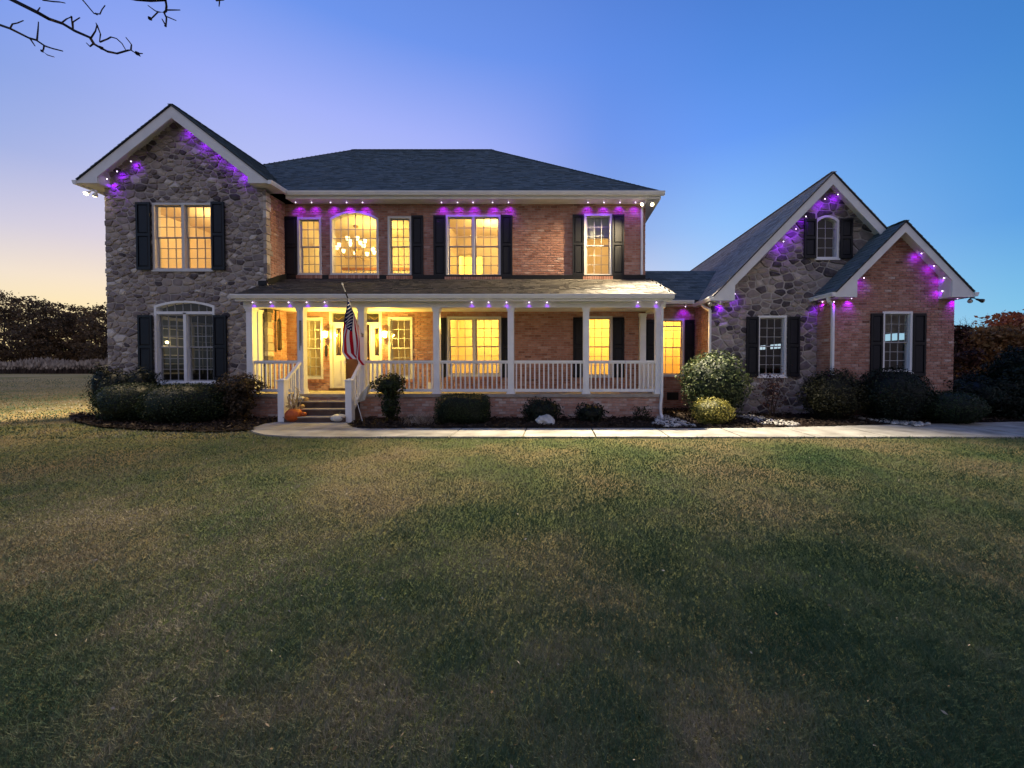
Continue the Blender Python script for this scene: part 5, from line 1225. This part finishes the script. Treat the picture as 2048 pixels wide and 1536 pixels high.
for r_ in range(9):
    for c_ in range(6 if r_ % 2 == 0 else 5):
        h = (r_ + 1) / 10 * 7 / 13; f = .4 * ((c_ + .5 if r_ % 2 == 0 else c_ + 1) / 6)
        p = flagpt(h, f); du = (flagpt(h + .012, f) - p); dv = flagpt(h, f + .012) - p; n_ = du.cross(dv)
        if n_.length < 1e-9: continue
        n_.normalize(); du.normalize(); dv = n_.cross(du)
        for s in (-1, 1):
            b.add([p + n_ * .004 * s] + [p + n_ * .004 * s + (du * math.cos(k * math.pi / 5) + dv * math.sin(k * math.pi / 5)) * (.022 if k % 2 == 0 else .009) for k in range(10)], [(0, 1 + k, 1 + (k + 1) % 10) for k in range(10)])
b.build('stars', M_FW, e)
b = MB(); q = at(690, 722, 10.55) - bk; b.tube([q + Vector((0, 0, .25)), q], .006, 5); b.lathe(q, [(.01, -.07), (.028, -.045), (.02, -.01), (.008, .01)], 8); b.build('tassel', M_POLE, e)

M_PUMP = mat('pumpkin_orange', (.42, .085, .012), .5, .4, .1, 20, .15, 8); M_PW = mat('pumpkin_white', (.62, .60, .52), .5, .4, .1, 20, .1, 8); M_STALK = mat('pumpkin_stalk', (.12, .10, .05), .8, .2); M_HUSK = mat('corn_husk', (.42, .32, .17), .85, .2, 0, 1, .3, 15)
def pumpkin(loc, r_, h, m, label, name='pumpkin', ribs=10, cat='pumpkin', tilt=0):
    e = empty(name, loc, label, cat); e.rotation_euler = (tilt, 0, rnd.uniform(0, 3))
    prof = [(r_ * math.sin(math.pi * (i + .35) / 12.7) ** .8, h / 2 - h / 2 * math.cos(math.pi * (i + .35) / 12.7)) for i in range(13)]
    b = MB(); b.lathe((0, 0, 0), prof, 40, fn=lambda t, r, z: 1 - .07 * abs(math.cos(t * ribs / 2)) ** 3); b.build('body', m, e, smooth=True)
    b = MB(); b.tube([(0, 0, h * .93), (.01, 0, h + r_ * .15), (r_ * .2, 0, h + r_ * .3)], [r_ * .13, r_ * .09, r_ * .1], 7); b.build('stalk', M_STALK, e); return e
gx, gy = ground(589, 846); pumpkin((gx, gy - .02, .035), .215, .36, M_PUMP, 'orange pumpkin on the concrete beside the left newel post')
gx, gy = ground(678, 846); pumpkin((gx, gy - .0, .035), .205, .21, M_PW, 'flattened white pumpkin at the foot of the steps', ribs=8)
st_z = [FL - FL * (k + 1) / 4 for k in range(3)]
pumpkin((xx(691, 10.7, 815), 10.66, st_z[2]), .085, .12, M_PW, 'small white pumpkin half hidden by the right newel post', 'pumpkin')
M_GO = mat('gourd_tan', (.52, .34, .14), .6, .3, .1, 20, .3, 8)
for px, k, r_, m, lb in ((612, 0, .07, M_GO, 'tan gourd on the top step, nearest the middle'), (603, 0, .085, M_PW, 'pale cream gourd on the top step beside the tan one'), (604, 1, .07, M_GO, 'tan gourd alone on the second step'), (607, 2, .075, M_PUMP, 'small dull orange gourd on the lowest step')):
    yy = YP - .12 - .26 * k - .14; pumpkin((xx(px, yy, 800), yy, st_z[k]), r_, r_ * 1.5, m, lb, 'gourd', 6, 'gourd')
gx, gy = ground(601, 842); pumpkin((gx, gy - .12, .035), .07, .15, M_GO, 'tan bottle gourd lying right of the orange pumpkin', 'gourd', 6, 'gourd', .9)
e = empty('corn_stalks', (xx(587, 10.42, 820), 10.42, .03), 'bundle of dried corn stalks standing behind the orange pumpkin', 'corn stalks'); r = random.Random(4)
for k in range(9):
    b = MB(); a = r.uniform(0, 6.28); x, y_ = r.uniform(-.05, .05), r.uniform(-.05, .05); tp = Vector((x + r.uniform(-.14, .2), y_ + r.uniform(-.05, .08), r.uniform(.55, .92)))
    b.tube([(x, y_, 0), Vector((x, y_, 0)).lerp(tp, .5) + Vector((r.uniform(-.02, .02), 0, 0)), tp], [.014, .012, .008], 6)
    for j in range(4):
        p = Vector((x, y_, 0)).lerp(tp, r.uniform(.4, 1)); q = p + Vector((r.uniform(-.2, .2), r.uniform(-.1, .1), r.uniform(-.12, .16))); m_ = p.lerp(q, .5) + Vector((0, 0, .06)); w = Vector((0, .012, .012))
        b.add([p - w, p + w, m_ + w, m_ - w, q], [(0, 1, 2, 3), (3, 2, 4)])
    b.build('stalk', M_HUSK, e)
b = MB(); gx, gy = ground(1092, 851); rr2 = random.Random(2); bmr = bmesh.new(); bmesh.ops.create_icosphere(bmr, subdivisions=3, radius=1)
for v in bmr.verts:
    c_ = v.co; k = 1 + .16 * math.sin(c_.x * 4 + 1) * math.cos(c_.y * 3.3) + .10 * math.sin(c_.z * 7 + c_.x * 5) + rr2.uniform(-.03, .03); v.co = Vector((c_.x * .27 * k, c_.y * .2 * k, max(-.03, c_.z * .17 * k + .06 - .05 * c_.x)))
me = bpy.data.meshes.new('rock'); bmr.to_mesh(me); bmr.free(); o = link('rock', me, None, mat('white_rock', (.50, .50, .48), .9, .2, .7, 18, .3, 6)); o.location = (gx, gy, .04); tag(o, 'pale angular rock lying in the mulch by the walk', 'rock')
# white cloth on a stick by the stair rail
p0, p1 = at(727, 846, 10.25), at(713, 800, 10.3); p2 = at(742, 772, 10.75); e = empty('garden_banner', p0, 'white cloth banner drooping from a thin stick right of the stairs', 'banner')
b = MB(); b.tube([(0, 0, -.05), p1 - p0, (p1 - p0) * 1.9 + Vector((.05, .1, 0))], .009, 6); b.build('stick', M_POLE, e)
V = []; Fb = []
for i in range(11):
    for j in range(9):
        u, v = i / 10, j / 8; a = (p1 - p0).lerp(p2 - p0, u); V.append(tuple(a + Vector((.03 * math.sin(u * 9 + v * 3), .06 * math.sin(u * 14 + v * 2), -.30 * v * (u * (1.15 - u) * 2.2 + .12) + .12 * u))))
for i in range(10):
    for j in range(8): Fb.append((i * 9 + j, (i + 1) * 9 + j, (i + 1) * 9 + j + 1, i * 9 + j + 1))
me = bpy.data.meshes.new('cloth'); me.from_pydata(V, [], Fb); me.polygons.foreach_set('use_smooth', [True] * len(Fb)); o = link('cloth', me, e, M_PW); o.modifiers.new('thickness', 'SOLIDIFY').thickness = .003
# wind chime, wall ornament, black lantern on the side wall
p = at(600, 634, YP - .12); e = empty('wind_chime', p, 'black wind chime hanging beside the second porch column', 'wind chime')
b = MB(); b.tube([(0, 0, .2), (0, 0, -.1)], .004, 5); b.lathe((0, 0, -.12), [(.03, 0), (.03, .015)], 10); b.build('hanger', M_BLACK, e)
for k in range(4):
    a = k * math.pi / 2; b = MB(); b.tube([(.02 * math.cos(a), .02 * math.sin(a), -.12), (.02 * math.cos(a), .02 * math.sin(a), -.75 - .07 * k)], .007, 6); b.build('tube', M_BLACK, e)
p = at(652, 702, YM - .03); e = empty('wall_ornament', p, 'narrow black ornament on the brick under the left lantern', 'ornament')
b = MB(); b.prism([(-.02, -.18), (.02, -.18), (.045, -.05), (.03, .08), (.05, .14), (0, .20), (-.05, .14), (-.03, .08), (-.045, -.05)], lambda u, v: (u, .02, v), lambda u, v: (u, -.015, v)); b.build('plate', M_BLACK, e)
p = Vector((XWR + .13, 12.1, zz(640, 12.1))); e = empty('hanging_lantern', p, 'black hanging lantern on a bracket on the side wall of the porch', 'lantern')
b = MB(); b.box(-.14, -.11, -.03, .03, -.05, .35); b.bar((-.12, 0, .3), (0, 0, .3), .02, .02); b.tube([(0, 0, .3), (0, 0, .05)], .006, 5); b.build('bracket', M_BLACK, e)
b = MB(); b.lathe((0, 0, -.95), [(.03, 0), (.05, .03), (.05, .05)], 6); b.lathe((0, 0, -.05), [(.055, 0), (.02, .10)], 6)
for k in range(6): b.bar((.045 * math.cos(k * 1.047), .045 * math.sin(k * 1.047), -.92), (.045 * math.cos(k * 1.047), .045 * math.sin(k * 1.047), -.04), .02, .02)
b.build('cage', M_BLACK, e)
b = MB(); p = at(860, 771, YM - .03); b.box(p.x - .05, p.x + .05, YM - .06, YM - .012, p.z - .1, p.z + .1); b.build('outlet_box', M_TRIMW, house)
